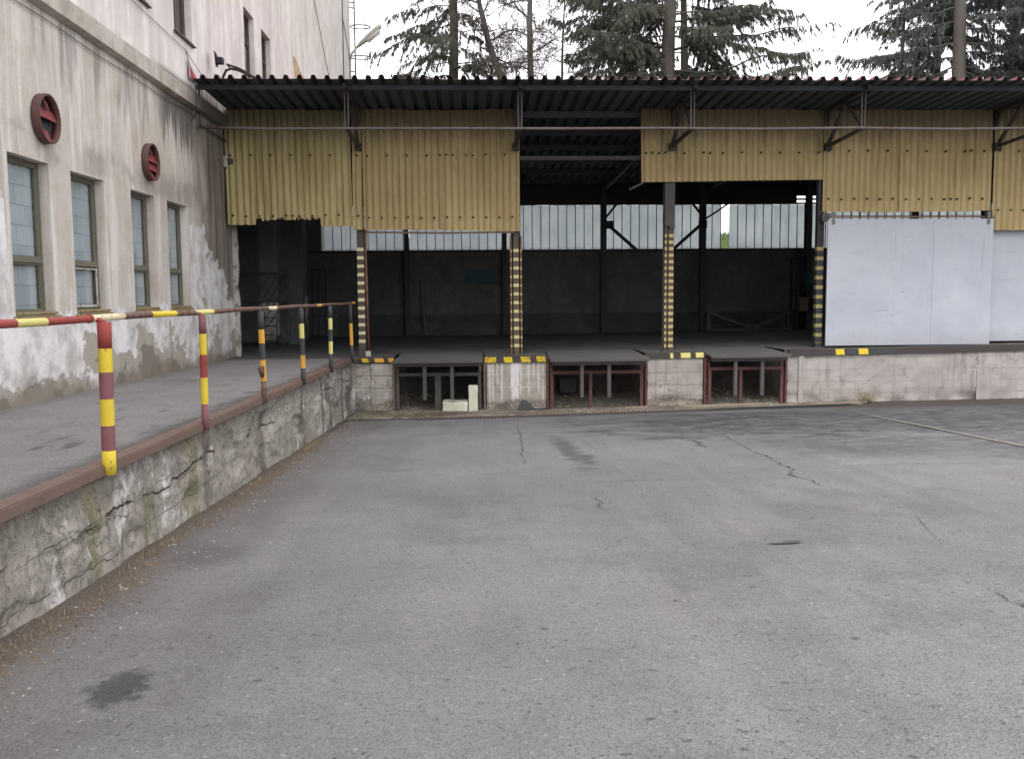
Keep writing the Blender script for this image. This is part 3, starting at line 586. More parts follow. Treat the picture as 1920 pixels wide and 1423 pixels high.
# fallen render showing brick
bp = MB(); pol = [(30.1, 10.2), (30.5, 10.25), (31.4, 10.0), (33.4, 9.9), (33.6, 9.3), (31.6, 9.0), (30.5, 9.2), (30.3, 9.8)]
bp.prism([(WX+.004, y, z-.2) for y, z in pol], (.012, 0, 0)); bp.build('exposed_brick', M['brick'], wh)
for (a_, b_) in (((32.6, 9.6), (35, 8.6)),):
    pass
# jamb of the wide doorway
jb = MB(); prev = None; pts = []
for i in range(26):
    z = 1.2+i*(4.3-1.2)/25; pts.append((z, .11+.035*mn.noise((z*2.3, 0, 1))+.02*mn.noise((z*9, 5, 1))))
for z, q in pts: jb.v += [(WX-.1, 21.8, z), (WX+q, 21.8+.01, z), (WX+q-.02, 21.98, z), (WX-.1, 21.98, z)]
for i in range(25):
    for k in range(4): jb.f.append((i*4+k, i*4+(k+1) % 4, i*4+4+(k+1) % 4, i*4+4+k)); jb.m.append(0); jb.sm.append(False)
jb.f.append((100, 101, 102, 103)); jb.m.append(0); jb.sm.append(False)
jb.build('door_jamb', metal_paint('peeled_jamb', (.42, .40, .37), .45, (.14, .11, .09), .9, 5), wh)
pl = MB(); pl.box(-5.4, -4.72, 26.8, 27.15, 1.15, 5.9); pl.build('inner_pier', M['inner'], wh)

# ------------------------------------------------------------------ loading shed
sh = thing('loading_shed', (3, 26, 1.2), 'open loading shed with yellow corrugated cladding under a corrugated steel roof', 'shed')
YC = 21.3; YB = 31.7; X1E = 19.6
# roof
def roof_z(y): return 6.69+.032*(21.3-y)
rf = MB(); pitchx = .265; prof = []; x = -5.30
while x < X1E:
    prof += [(x, 0), (x+.145, 0), (x+.17, .075), (x+.235, .075)]; x += pitchx
    
prof.append((x-.005, 0))
rowsY = [18.72, 22.4, 25.5, 28.6, 32.3]; n = len(prof)
jit = [rnd.uniform(-.02, .03) for _ in range(200)]
for lay in (0, 1):
    for ri_, yv in enumerate(rowsY):
        for pi_, (px, pz) in enumerate(prof):
            yj = yv+(jit[int((px+6)/1.06) % 200] if ri_ == 0 else 0); rf.v.append((px, yj, roof_z(yj)+pz+(.004 if lay else 0)))
for lay in (0, 1):
    for ri_ in range(len(rowsY)-1):
        for i in range(n-1):
            b = lay*len(rowsY)*n+ri_*n+i; rf.f.append((b, b+1, b+n+1, b+n)); rf.m.append(lay); rf.sm.append(False)
for i in range(n-1):
    b = len(rowsY)*n+i; rf.f.append((i, i+1, b+1, b)); rf.m.append(1); rf.sm.append(False)
rf.build('roof', [M['roof_u'], M['roof_t']], sh)
# purlins
for yv in (19.15, 21.45, 23.4, 25.4, 27.4, 29.4, 31.3):
    p = MB(); z = roof_z(yv)-.004; hh = .09 if yv < 20 else .14
    p.box(-5.35, X1E, yv, yv+.012, z-hh, z); p.box(-5.35, X1E, yv+.012, yv+.07, z-hh, z-hh+.01); p.box(-5.35, X1E, yv+.012, yv+.07, z-.02, z-.01)
    p.build('purlin', M['roof_u'] if yv < 20 else M['steel'], sh)
# columns
COLX = [-2.42, 1.07, 4.60, 8.15, 12.08, 15.7]
def stripe(name, base, paint, pitch, duty, z0, z1, rnds=.5):
    m = Mt(name); fr = m.v('FRACT', m.v('DIVIDE', m.v('ADD', m.z, m.mul(m.v('SUBTRACT', m.noise(3, 2), .5), .015)), pitch)); k = m.rng(fr, duty-.04, duty+.04, 1, 0); k = m.mul(k, m.rng(fr, .0, .05))
    k = m.mul(k, m.band(m.z, z0, z1, .01)); ch = m.noise(26, 5, .7); k = m.mul(k, m.rng(ch, .62, .70, 1, 1-rnds))
    f = m.noise(8, 5, .7); c = m.mix(f, tuple(q*.6 for q in base), tuple(q*1.5 for q in base)); c = m.mix(m.rng(f, .55, .7, 0, .6), c, (.10, .05, .03))
    return m.out(m.mix(k, c, m.mix(m.rng(ch, .4, .6), paint, tuple(q*.8 for q in paint))), .7)
ST = [stripe('column_cream_blocks', (.065, .052, .045), (.60, .56, .34), .188, .40, 1.45, 3.66, .8), stripe('column_yellow_blocks', (.08, .065, .045), (.56, .50, .24), .196, .38, 1.3, 3.62, .8),
      stripe('column_worn_yellow_bands', (.075, .052, .035), (.48, .38, .16), .148, .48, 1.3, 3.95, 1.), stripe('column_dull_bands', (.03, .03, .035), (.34, .29, .12), .22, .40, 1.4, 3.7, .9)]
for ci, cx_ in enumerate(COLX):
    zt = roof_z(YC)-.13; z0 = fz(cx_); c = MB(); st = ST[min(ci, 3)]
    y0 = YC+.045
    # H section: front flange, web, back flange, and side channels
    if ci == 0: c.box(cx_-.10, cx_+.05, y0, y0+.012, z0, zt, 0); c.box(cx_-.03, cx_-.018, y0+.012, y0+.17, z0, zt, 1); c.box(cx_-.10, cx_+.05, y0+.17, y0+.182, z0, zt, 1)
    elif ci == 1:
        c.box(cx_-.06, cx_+.06, y0, y0+.012, z0, zt, 0); c.box(cx_-.006, cx_+.006, y0+.012, y0+.17, z0, zt, 1); c.box(cx_-.11, cx_+.11, y0+.17, y0+.182, z0, zt, 1)
        for s_ in (-1, 1): c.box(cx_+s_*.115-.018, cx_+s_*.115+.018, y0+.02, y0+.17, z0, 3.9, 2)
    elif ci == 2:
        c.box(cx_-.03, cx_+.08, y0, y0+.012, z0, zt-1.2, 0); c.box(cx_-.12, cx_-.075, y0+.01, y0+.03, z0, zt-1.2, 0); c.box(cx_-.075, cx_-.03, y0+.06, y0+.075, z0, zt-1.2, 1); c.box(cx_-.14, cx_+.08, y0+.14, y0+.155, z0, zt-1.2, 1)
        c.box(cx_-.075, cx_-.062, y0+.03, y0+.14, z0, zt-1.2, 1); c.box(cx_-.13, cx_+.10, y0-.02, y0+.14, 4.1, zt-.9, 1)
        c.box(cx_-.02, cx_+.10, y0-.045, y0-.021, 4.05, 4.1, 1)
    else: c.box(cx_-.12, cx_+.02, y0, y0+.012, z0, zt, 0); c.box(cx_-.06, cx_-.05, y0+.012, y0+.15, z0, zt, 1); c.box(cx_-.12, cx_+.02, y0+.15, y0+.162, z0, zt, 1); c.box(cx_-.135, cx_-.122, y0-.004, y0+.15, z0, zt, 0)
    co = c.build('column', [st, M['steel'], M['rust'] if ci != 1 else stripe('column_side_dabs', (.13, .065, .04), (.46, .37, .2), .196, .30, 1.3, 3.6, 1.)], sh)
    bp_ = MB(); bp_.box(cx_-.17, cx_+.15, y0-.05, y0+.26, z0+.002, z0+.016); bp_.build('base_plate', M['steel'], co)
    if ci == 0:
        q = MB(); q.tube([(cx_+.115, y0+.03, z0), (cx_+.10, y0+.03, 2.5), (cx_+.085, y0+.03, 4.1)], .030, 10); q.build('drainpipe', M['rust'], sh)
        q = MB(); q.box(cx_+.05, cx_+.17, y0-.09, y0-.01, z0+.002, z0+.12, 0, .01); q.build('white_foot', M['lampgrey'], co)
    # bracket truss carrying the overhang
    k = MB(); yt = 19.3; zt2 = roof_z(yt)-.02; za = 5.86; yr = YC-.12
    for s_ in (-.035, .035): k.box(cx_+s_-.012, cx_+s_+.012, yt-.02, yt+.02, 5.9, zt2, 1)
    k.bar((cx_, yr, za), (cx_, yt, 5.93), .07, .06); k.bar((cx_, yr, za+.02), (cx_, 20.2, roof_z(20.2)-.1), .07, .06); k.bar((cx_, 20.2, roof_z(20.2)-.1), (cx_, yt, 5.95), .05, .05)
    k.box(cx_-.07, cx_+.07, yr-.09, yr+.07, za-.09, za+.07); k.prism([(cx_-.03, yr+.03, 6.72), (cx_-.03, yr-.3, 6.78), (cx_-.03, yr+.03, 6.3)], (.06, 0, 0)); k.bar((cx_, yr+.05, roof_z(yr)-.05), (cx_, yt-.3, roof_z(yt)-.04), .08, .09)
    k.build('bracket', [M['steel_d'], M['steel']], sh)
    # rafter into the shed
    q = MB(); q.bar((cx_, YC+.1, roof_z(YC)-.24), (cx_, YB, roof_z(YB)-.24), .1, .18); q.bar((cx_, YC+.1, 5.3), (cx_, YC+2.6, roof_z(YC+2.6)-.3), .06, .06); q.build('rafter', M['steel'], sh)
e = MB(); pts = [(-5.36, 19.28, 5.95)]+[(x, 19.28-.01*math.sin(x), 5.925+.012*math.sin(x*1.7)) for x in range(-4, 20, 2)]; e.tube(pts, .028, 8); e.build('eaves_pipe', M['pipe'], sh)
e = MB(); e.tube([(-5.33, 19.3, 5.95), (-5.33, 19.3, 6.75)], .02, 6); e.bar((-5.33, 19.3, 6.0), (-5.33, 21.3, 6.0), .03); e.build('end_bracket', M['steel'], sh)
for zz in (5.66, 4.35):
    for (xa, xb) in (((-5.3, 12.0),) if zz > 5 else ((-5.3, -2.5), (-2.35, 1.0))):
        q = MB(); q.box(xa, xb, YC+.035, YC+.075, zz-.03, zz+.01); q.box(xa, xb, YC+.075, YC+.08, zz-.07, zz+.01); q.build('girt', M['steel'], sh)
# cladding panels
def cladding(x0, x1, bottom, mat, ztop, boltrows, lean=0., pitch=.146, yb=YC, seed=1, label=None):
    rn = random.Random(seed); p = MB(); x = x0; k = 0
    while x < x1-.02:
        wd = min(.88, x1-x); yo = (.016 if k % 2 else 0)-.03; tilt = rn.uniform(-.006, .006)+lean; zt = ztop+rn.uniform(-.025, .012); db = rn.uniform(-.012, .012); yl = rn.uniform(0, .03)
        ns = max(4, int(wd/pitch*10)); rows = 7; V = []
        wob = [rn.gauss(0, .012) for _ in range(8)]
        for lay in (0, .005):
            for j in range(rows):
                for i in range(ns+1):
                    u = x+wd*i/ns+(.03 if i == ns and x+wd < x1-.05 else 0); zb_ = bottom(u, rn)+db; tt = j/(rows-1); z = zt+(zb_-zt)*tt
                    wv = math.sin((u-x0)*2*math.pi/pitch); wv = math.copysign(abs(wv)**.8, wv)
                    V.append((u+tilt*(zt-z)*1.0+wob[i*7//(ns+1)]*tt*.4, yb+yo+.021*wv-yl*tt+lay, z))
        W_ = ns+1; H_ = rows*W_
        fs = []
        for j in range(rows-1):
            for i in range(ns): a_ = j*W_+i; fs += [(a_, a_+1, a_+W_+1, a_+W_), (H_+a_, H_+a_+W_, H_+a_+W_+1, H_+a_+1)]
        for i in range(ns): a_ = (rows-1)*W_+i; fs.append((a_, a_+1, a_+1+H_, a_+H_))
        for j in range(rows-1):
            for i in (0, ns): a_ = j*W_+i; fs.append((a_, a_+W_, a_+W_+H_, a_+H_))
        p.add(V, fs, 0, False); x += wd; k += 1
    for zr, every in boltrows:
        i = 0; xx = x0+pitch*.75
        while xx < x1-.05:
            if i % every == 0 or rn.random() < .06:
                zc = zr+rn.uniform(-.012, .012); xc = xx+lean*(ztop-zc)
                p.tube([(xc, yb-.085, zc), (xc, yb-.03, zc)], .025, 8, 1)
            xx += pitch; i += 1
    return p.build('cladding_panel', [mat, M['clad_edge']], sh, label)
_jag = {}
def botA(u, rn):
    key = round(u/.045)
    if -4.75 < u < -3.32:
        if key not in _jag: _jag[key] = 4.30+random.Random(key).uniform(-.045, .04)-.05*abs((u+4.0))**2
        return _jag[key]
    if key not in _jag: _jag[key] = random.Random(key).uniform(-.008, .008)
    return (4.17 if u < -4.7 else 4.12)+_jag[key]
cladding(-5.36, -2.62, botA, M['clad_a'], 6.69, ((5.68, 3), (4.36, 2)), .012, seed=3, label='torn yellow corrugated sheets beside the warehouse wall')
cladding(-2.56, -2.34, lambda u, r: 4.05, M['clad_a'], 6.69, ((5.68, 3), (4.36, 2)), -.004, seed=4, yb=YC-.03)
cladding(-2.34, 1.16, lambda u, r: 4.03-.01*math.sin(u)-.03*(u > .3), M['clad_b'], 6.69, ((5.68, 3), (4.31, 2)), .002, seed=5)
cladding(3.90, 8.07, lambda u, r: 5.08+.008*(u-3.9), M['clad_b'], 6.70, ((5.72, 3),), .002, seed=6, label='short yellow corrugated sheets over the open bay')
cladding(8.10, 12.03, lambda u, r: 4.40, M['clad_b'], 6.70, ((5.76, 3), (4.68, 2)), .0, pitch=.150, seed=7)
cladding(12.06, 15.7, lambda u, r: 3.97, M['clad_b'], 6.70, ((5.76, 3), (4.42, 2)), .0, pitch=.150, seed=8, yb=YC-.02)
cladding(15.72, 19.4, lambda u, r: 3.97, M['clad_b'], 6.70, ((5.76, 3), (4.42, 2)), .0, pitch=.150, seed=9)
q = MB(); q.bar((-2.3, YC-.02, 3.99), (-.5, YC-.02, 3.965), .05, .04); q.bar((-.5, YC-.02, 3.965), (1.02, YC-.02, 3.98), .05, .04); q.build('lintel', M['curb'], sh)
q = MB(); q.bar((3.66, YC+.05, 4.92), (4.0, YC-.05, 5.08), .11, .03); q.build('loose_strap', M['pipe'], sh)
# back wall, glazing
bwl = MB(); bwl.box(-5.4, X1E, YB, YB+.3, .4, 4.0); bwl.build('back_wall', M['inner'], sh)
dd = MB(); dd.box(-4.4, X1E, YB-.05, YB-.002, 1.1, 1.92); dd.build('dado', concrete('dado_concrete', (.055, .054, .053), (.08, .079, .077), 0, 0, .4, False, .2), sh)
bm = MB(); bm.box(-5.35, X1E, YB-.06, YB+.05, 4.0, 4.06); bm.box(-5.35, 11.15, YB-.05, YB+.03, 5.54, roof_z(YB)-.01); bm.box(12.15, X1E, YB-.05, YB+.03, 5.54, roof_z(YB)-.01); bm.box(11.15, 12.15, YB-.05, YB+.03, 5.82, roof_z(YB)-.01); bm.box(11.15, 12.15, YB-.05, YB+.03, 5.68, 5.74); bm.box(11.15, 12.15, YB-.05, YB+.03, 5.54, 5.60); bm.build('glazing_rail', M['steel_b'], sh)
sw = MB(); sw.box(-5.39, -4.92, YB-.02, YB+.2, 4.001, 5.6); sw.build('end_wall', M['inner'], sh)
BC = [-4.9, -2.07, 1.19, 4.53, 7.90, 11.52, 15.2, 19.0]
for i in range(len(BC)-1):
    xa, xb = BC[i]+.07, BC[i+1]-.07; gl = MB(); x = xa; k = 0
    while x < xb-.02:
        x2 = min(x+.293, xb)
        if not (8.47 < (x+x2)/2 < 8.78):
            y0 = YB+.02+rnd.uniform(-.004, .004); gl.box(x+.009, x2-.009, y0, y0+.012, 4.06, 5.54+rnd.uniform(-.01, .0)); 
            gl.box(x2-.012, x2+.012, YB-.012, YB+.012, 4.06, 5.54, 1)
        x = x2; k += 1
    gl.build('glazing', [M['glazing'], M['steel_b']], sh)
for i, bx in enumerate(BC[1:-1]):
    q = MB(); ww = .075 if bx < 2 else .09
    q.box(bx-ww, bx+ww, YB-.30, YB-.285, 1.2, roof_z(YB)-.1); q.box(bx-.01, bx+.01, YB-.285, YB-.1, 1.2, roof_z(YB)-.1); q.box(bx-ww, bx+ww, YB-.1, YB-.085, 1.2, roof_z(YB)-.1)
    q.build('back_column', M['backcol'], sh)
for (cxb, sgn) in ((4.53, 1), (7.90, -1)):
    q = MB(); yb_ = YB-.42; q.box(cxb-.13 if sgn < 0 else cxb+.09, cxb-.09 if sgn < 0 else cxb+.32, yb_-.02, yb_+.02, 4.72, 4.98); q.box(cxb+sgn*.06-.14, cxb+sgn*.06+.14, yb_-.022, yb_+.018, 4.72, 4.98)
    q.bar((cxb+sgn*.15, yb_, 4.82), (cxb+sgn*1.15, yb_, 3.95), .10, .10, up=(0, 1, 0)); q.bar((cxb+sgn*.05, yb_, 5.1), (cxb+sgn*.45, yb_, 5.58), .07, .07, up=(0, 1, 0)); q.build('brace', M['steel_b'], sh)
for cxb in (7.90, 11.52):
    q = MB(); yb_ = YB-.6
    q.tube([(cxb-.05 if cxb < 9 else cxb+.1, yb_, 5.0 if cxb < 9 else 5.35), (cxb+.35, yb_, 5.25), (cxb+.9, yb_, 5.62)] if cxb < 9 else [(cxb+.1, yb_, 5.62), (cxb+.42, yb_, 5.35), (cxb+.45, yb_, 5.15), (cxb+.1, yb_, 4.98)], .03, 6); q.build('conduit', M['steel_b'], sh)
# painted notice on the back wall: arrow and lines of faded lettering
nt = MB(); yn = YB-.012; nt.box(-.17, .92, yn, yn+.010, 2.90, 3.42); no_ = nt.build('painted_notice', M['teal'], sh, 'faded teal painted notice with an arrow and lines of small lettering')
ar = MB(); ar.bar((-.12, yn-.004, 3.12), (.1, yn-.004, 3.12), .004, .03); ar.bar((-.13, yn-.004, 3.12), (-.04, yn-.004, 3.2), .004, .03); ar.bar((-.13, yn-.004, 3.12), (-.04, yn-.004, 3.04), .004, .03); ar.build('arrow', M['ink'], no_)
ln = MB(); r3 = random.Random(4)
for (zz, xa, xb) in ((3.33, .16, .82), (3.24, .16, .55), (3.09, .2, .7), (3.02, .16, .5), (2.95, .16, .85)):
    x = xa
    while x < xb: wl = r3.uniform(.03, .09); ln.box(x, x+wl, yn-.005, yn-.001, zz-.016, zz+.016); x += wl+r3.uniform(.015, .035)
ln.build('lettering', M['ink'], no_)
pp = MB(); pp.bar((-1.45, YB-.35, 1.2), (-1.62, YB-.06, 3.0), .05); pp.build('leaning_plank', M['woodd'])
tag([o for o in bpy.data.objects if o.name == 'leaning_plank'][0], 'dark plank leaning on the back wall behind the first open bay', 'plank')
# sliding doors
for di, (xa, xb, yd, zb_, zt_) in enumerate(((8.18, 12.04, YC-.17, 1.345, 4.22), (12.0, 15.85, YC+.09, 1.40, 4.25))):
    d = MB(); n = 3; ww = (xb-xa)/n; cuts = [xa, xa+1.56, xa+2.46, xb] if di == 0 else [xa, xa+1.3, xa+2.6, xb]
    for i in range(3): d.box(cuts[i]+.0015, cuts[i+1]-.0015, yd+(.0 if i != 1 else .003), yd+.035, zb_, zt_, 0)
    d.box(xa+.02, xb-.02, yd+.036, yd+.07, zb_+.01, zt_-.01, 1); d.box(xa-.004, xa, yd-.003, yd+.036, zb_, zt_, 0)
    dr = d.build('sliding_door', [M['door'], M['steel']], sh, 'pale grey sheet metal sliding door hung in front' if di == 0 else 'pale grey sliding door set behind the front one')
    for hx in (xa+.12, xb-.12):
        h = MB(); h.box(hx-.035, hx+.035, yd-.012, yd-.002, zt_-.12, zt_+.14, 0, .003); h.tube([(hx, yd-.02, zt_+.12), (hx, yd+.03, zt_+.12)], .05, 14); h.build('hanger', M['steel_l'], dr)
tr = MB(); tr.box(8.05, 12.1, YC-.10, YC-.085, 4.255, 4.285); tr.build('door_rail', M['curb'], sh)
gr = MB(); x = 8.42
while x < 11.4: gr.box(x-.008, x+.008, YC+.10, YC+.116, 4.1, 4.5); x += .205
gr.box(8.2, 12.0, YC+.117, YC+.13, 4.31, 4.325); gr.box(8.2, 12.0, YC+.117, YC+.13, 4.20, 4.215); gr.build('grille', M['redsteel'], sh)
q = MB(); q.box(8.06, 8.24, YC-.12, YC-.02, 4.18, 4.36); q.build('rail_end', M['steel'], sh)
q = MB(); q.box(X1E-.2, X1E, YC, YB+.3, .3, 5.5); q.build('side_wall', M['inner'], sh)

# ------------------------------------------------------------------ loading dock
dk = thing('loading_dock', (4, 21, 0), 'raised concrete loading dock with three levelling plates and striped steel edges', 'loading dock')
def fl(x0, x1, y0, y1, mb):
    xs_ = [x0]+([1.] if x0 < 1 < x1 else [])+[x1]
    for a_, b_ in zip(xs_, xs_[1:]): mb.add([(a_, y0, fz(a_)), (b_, y0, fz(b_)), (b_, y1, fz(b_)), (a_, y1, fz(a_)), (a_, y0, fz(a_)-.16), (b_, y0, fz(b_)-.16), (b_, y1, fz(b_)-.16), (a_, y1, fz(a_)-.16)], [(0, 1, 2, 3), (7, 6, 5, 4), (0, 4, 5, 1), (2, 6, 7, 3)])
LV = [(-1.66, .30), (1.76, 3.92), (5.31, 7.10)]; PY = 20.72
FR = [PY, PY, PY, PY+.02]
f = MB(); segs = [(-5.4, -2.6, PY+.02), (-2.6, -1.70, PY+.12), (.34, 1.72, PY+.12), (3.96, 5.27, PY+.12), (7.14, X1E, PY+.16)]
for (a_, b_, y0) in segs: fl(a_, b_, y0, 22.35, f)
for (a_, b_) in LV: pass
fl(-5.4, X1E, 22.35, YB+.02, f)
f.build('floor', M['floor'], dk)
def lip(x0, x1, yf, mb_h=.125, stripes=(), name='edge_beam', extra=None):
    e = MB(); z0, z1 = fz(x0), fz(x1); H_ = mb_h
    e.add([(x0, yf, z0-H_), (x1, yf, z1-H_), (x1, yf, z1), (x0, yf, z0), (x0, yf+.16, z0-H_), (x1, yf+.16, z1-H_), (x1, yf+.16, z1+.003), (x0, yf+.16, z0+.003)], [(0, 1, 2, 3), (3, 2, 6, 7), (0, 4, 5, 1), (0, 3, 7, 4), (1, 5, 6, 2)])
    for (a_, b_, sk, mi) in stripes:
        fa, fb = fz(a_), fz(b_); e.add([(a_+sk, yf-.003, fa-H_+.006), (b_+sk, yf-.003, fb-H_+.006), (b_, yf-.003, fb-.004), (a_, yf-.003, fa-.004)], [(0, 1, 2, 3)], mi)
    return e.build(name, [M['steel_d'], M['lip_y'], M['p_orange'], M['p_yellow'], M['p_black'], extra or M['p_pale']], dk)
lip(-2.46, -1.68, PY, .1, ((-2.40, -2.25, .02, 1), (-2.12, -1.92, .02, 2), (-1.82, -1.70, .02, 2)))
lip(.30, 1.76, PY-.02, .135, ((.33, .58, -.0, 1), (.74, .93, .02, 1), (1.12, 1.33, .02, 1), (1.47, 1.66, .02, 1)))
lip(3.93, 5.30, PY, .125, ((4.48, 4.55, .01, 5), (4.72, 4.94, .01, 5), (5.06, 5.24, .01, 5)))
lip(7.22, X1E, PY+.05, .14, ((8.27, 8.47, .02, 3), (8.50, 8.76, .02, 4), (8.80, 9.02, .02, 3), (9.05, 9.6, .02, 4)))
def pier(x0, x1, yf, mat, name='pier', depth=1.7, zt=None, chips=0.012):
    # front face is a displaced grid, sides plain
    p = MB(); nx = max(4, int((x1-x0)/.06)); nz = 22; z1 = (zt if zt else fz(x0)-.13)
    for j in range(nz+1):
        for i in range(nx+1):
            x = x0+(x1-x0)*i/nx; z = -.15+(fz(x)-.125+.15)*j/nz; e_ = min(i, nx-i); h = mn.fractal((x*3, z*3, yf), .9, 2., 5)*chips
            low = max(0, .32-(z-gz(x, yf)))*.35*max(0, mn.noise((x*2.2, z*3, 4))+.3); edge = (.02*abs(mn.noise((z*9, x0, 2))) if e_ == 0 else 0)
            p.v.append((x+(edge if i == 0 else -edge if i == nx else 0), yf+h+low, z))
    W_ = nx+1
    for j in range(nz):
        for i in range(nx): a_ = j*W_+i; p.f.append((a_, a_+1, a_+W_+1, a_+W_)); p.m.append(0); p.sm.append(False)
    b = len(p.v)
    for i in (0, nx):
        base = len(p.v)
        for j in range(nz+1): v = p.v[j*W_+i]; p.v.append((v[0], yf+depth, v[2]))
        for j in range(nz): p.f.append((j*W_+i, (j+1)*W_+i, base+j+1, base+j)); p.m.append(0); p.sm.append(False)
    return p.build(name, mat, dk)
pier(-2.20, -1.72, PY+.035, M['pier2']); pier(.36, 1.70, PY+.02, concrete('lime_streaked_concrete', (.27, .25, .215), (.36, .335, .29), .75, 0, .3, False, .2, lime=True, foot=True)); pier(3.98, 5.24, PY+.03, M['pier2']); pier(7.16, X1E, PY+.10, M['sidew'], 'side_wall')
q = pier(-2.72, -2.20, PY+.06, M['rwall'], 'corner_pier')
for (xa, xb, ya) in ((7.44, 7.56, .06), (11.6, 11.95, .088)): q = MB(); q.box(xa, xb, PY+ya, PY+.11, .0, fz(xa)-.14); q.build('pilaster', M['sidew'], dk)
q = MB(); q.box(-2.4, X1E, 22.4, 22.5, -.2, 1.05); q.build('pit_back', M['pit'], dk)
PF = concrete('pit_rubble', (.10, .09, .075), (.22, .20, .17), 0, .0, .3, False, .4, bs=1.)
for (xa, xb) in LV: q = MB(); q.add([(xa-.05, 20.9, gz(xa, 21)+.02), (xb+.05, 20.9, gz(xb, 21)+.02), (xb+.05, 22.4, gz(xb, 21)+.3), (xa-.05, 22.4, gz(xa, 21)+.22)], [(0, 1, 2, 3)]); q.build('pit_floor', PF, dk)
LP = [(-.995, -.40, -.72, .135, .30), (2.44, 3.04, 2.68, .07, .32), (5.88, 6.48, 6.07, .07, .30)]
for li, (xa, xb) in enumerate(LV):
    zf = [1.165, 1.165, 1.20][li]; yf = [20.2, 20.12, 20.25][li]; za, zb2 = fz(xa), fz(xb); pm = [M['greysteel'], M['redsteel'], M['redsteel']][li]
    p = MB(); xo = .03
    plate_m = M['floor']
    V = [(xa-.02, yf, zf), (xb-.02, yf, zf+(zb2-za)), (xb-.03, 22.34, zb2+.004), (xa+.06, 22.34, za+.004)]
    p.prism([V[0], V[1], V[2], V[3]], (0, 0, -.03)); p.box(xa-.02, xb-.02, yf-.012, yf, zf-.055, zf-.004, 1)
    p.box(xa+.02, xb-.06, yf+.10, yf+.13, zf-.13, zf-.032, 1)
    lev = p.build('leveller', [metal_paint('leveller_plate', (.10, .095, .095), .12, (.07, .05, .045), .75, 5), M['steel']], dk)
    xl1, xl2, xc, wc, zlo = LP[li]
    for xl in (xl1, xl2): q = MB(); q.box(xl-.04, xl+.04, yf+.12, yf+.16, zlo, zf-.03); q.box(xl-.04, xl-.03, yf+.161, yf+.22, zlo+.01, zf-.03); q.build('prop', M['greysteel'] if li == 0 else M['steel'], lev)
    zbar = [.83, .84, .885][li]; yq = 20.62; q = MB(); gz0 = gz(xa, 20.7)
    q.box(xa+.02, xb-.06, yq, yq+.07, zbar-.035, zbar+.035); q.box(xa+.02, xa+.09, yq+.002, yq+.06, gz0, zbar-.035); q.box(xb-.13, xb-.06, yq+.002, yq+.06, gz0, zbar-.035)
    q.box(xc-wc/2, xc+wc/2, yq+.002, yq+.07, gz0, zbar-.035); q.build('support_frame', pm, lev)
    em = [M['curb'], M['redsteel'], M['redsteel']][li]
    for xs_ in (xa-.06, xb-.005): q = MB(); q.box(xs_, xs_+.05, PY-.04, PY+.05, gz0, fz(xs_)-.14); q.box(xs_-.01, xs_+.06, PY-.06, PY-.039, .55, .62); q.build('pit_edging', em, lev)
    for xs_ in (xa+.02, xb-.11): q = MB(); q.box(xs_, xs_+.06, PY-.02, PY+.04, zbar+.04, zf-.05); q.build('bracket', em, lev)

# ------------------------------------------------------------------ retaining wall of the ramp
rw = thing('retaining_wall', (-2.5, 8, .5), 'crumbling stained concrete retaining wall carrying the ramp', 'retaining wall')
p = MB(); ny, nz = 620, 34; y0, y1 = -9., 20.8
for i in range(ny+1):
    tt = i/ny; y = y1-(y1-y0)*(tt**1.0)
    for j in range(nz+1):
        zt = rzc(y)-.04; zb_ = gz(-2.5, y)-.12; z = zb_+(zt-zb_)*j/nz; above = z-gz(-2.5, y); below = zt-z
        h = mn.fractal((0, y*2.4, z*2.8), .55, 2.1, 7)*.026
        sp = mn.noise((3, y*.9, z*1.6)); spall = max(0, min(1, (sp-.10)/.08))*.035+max(0, sp-.1)*.1; h -= spall*(1+.4*mn.noise((1, y*12, z*12)))
        h -= max(0, .16-below)*.22*max(0, mn.noise((9, y*2.2, z))+.35)
        # ragged crack running along the wall
        zc = zt-.36+.13*mn.noise((5, y*.7, 0))+.04*mn.noise((6, y*3.5, 0)); dcr = abs(z-zc); h -= .05*math.exp(-(dcr/.018)**2)*max(0, .3+mn.noise((2, y*.9, 5)))
        h *= 1-.6*math.exp(-(max(0, above)/.12)**2)
        p.v.append((XW-.015+h, y, z))
W_ = nz+1
for i in range(ny):
    for j in range(nz): a_ = i*W_+j; p.f.append((a_, a_+1, a_+W_+1, a_+W_)); p.m.append(0); p.sm.append(True)
p.build('concrete_face', M['rwall'], rw)
p = MB(); YS = [20.74-i*.6 for i in range(50)]
for (xa, xb, za, zb_) in ((XW-.11, XW+.012, -.012, .022), (XW+.008, XW+.024, -.048, .014)):
    for ya, yb2 in zip(YS, YS[1:]): p.add([(x, y, rzc(y)+z) for y in (ya, yb2) for x, z in ((xa, za), (xb, za), (xb, zb_), (xa, zb_))], [(0, 1, 5, 4), (1, 2, 6, 5), (2, 3, 7, 6), (3, 0, 4, 7)])
p.build('steel_edge', M['curb'], rw)

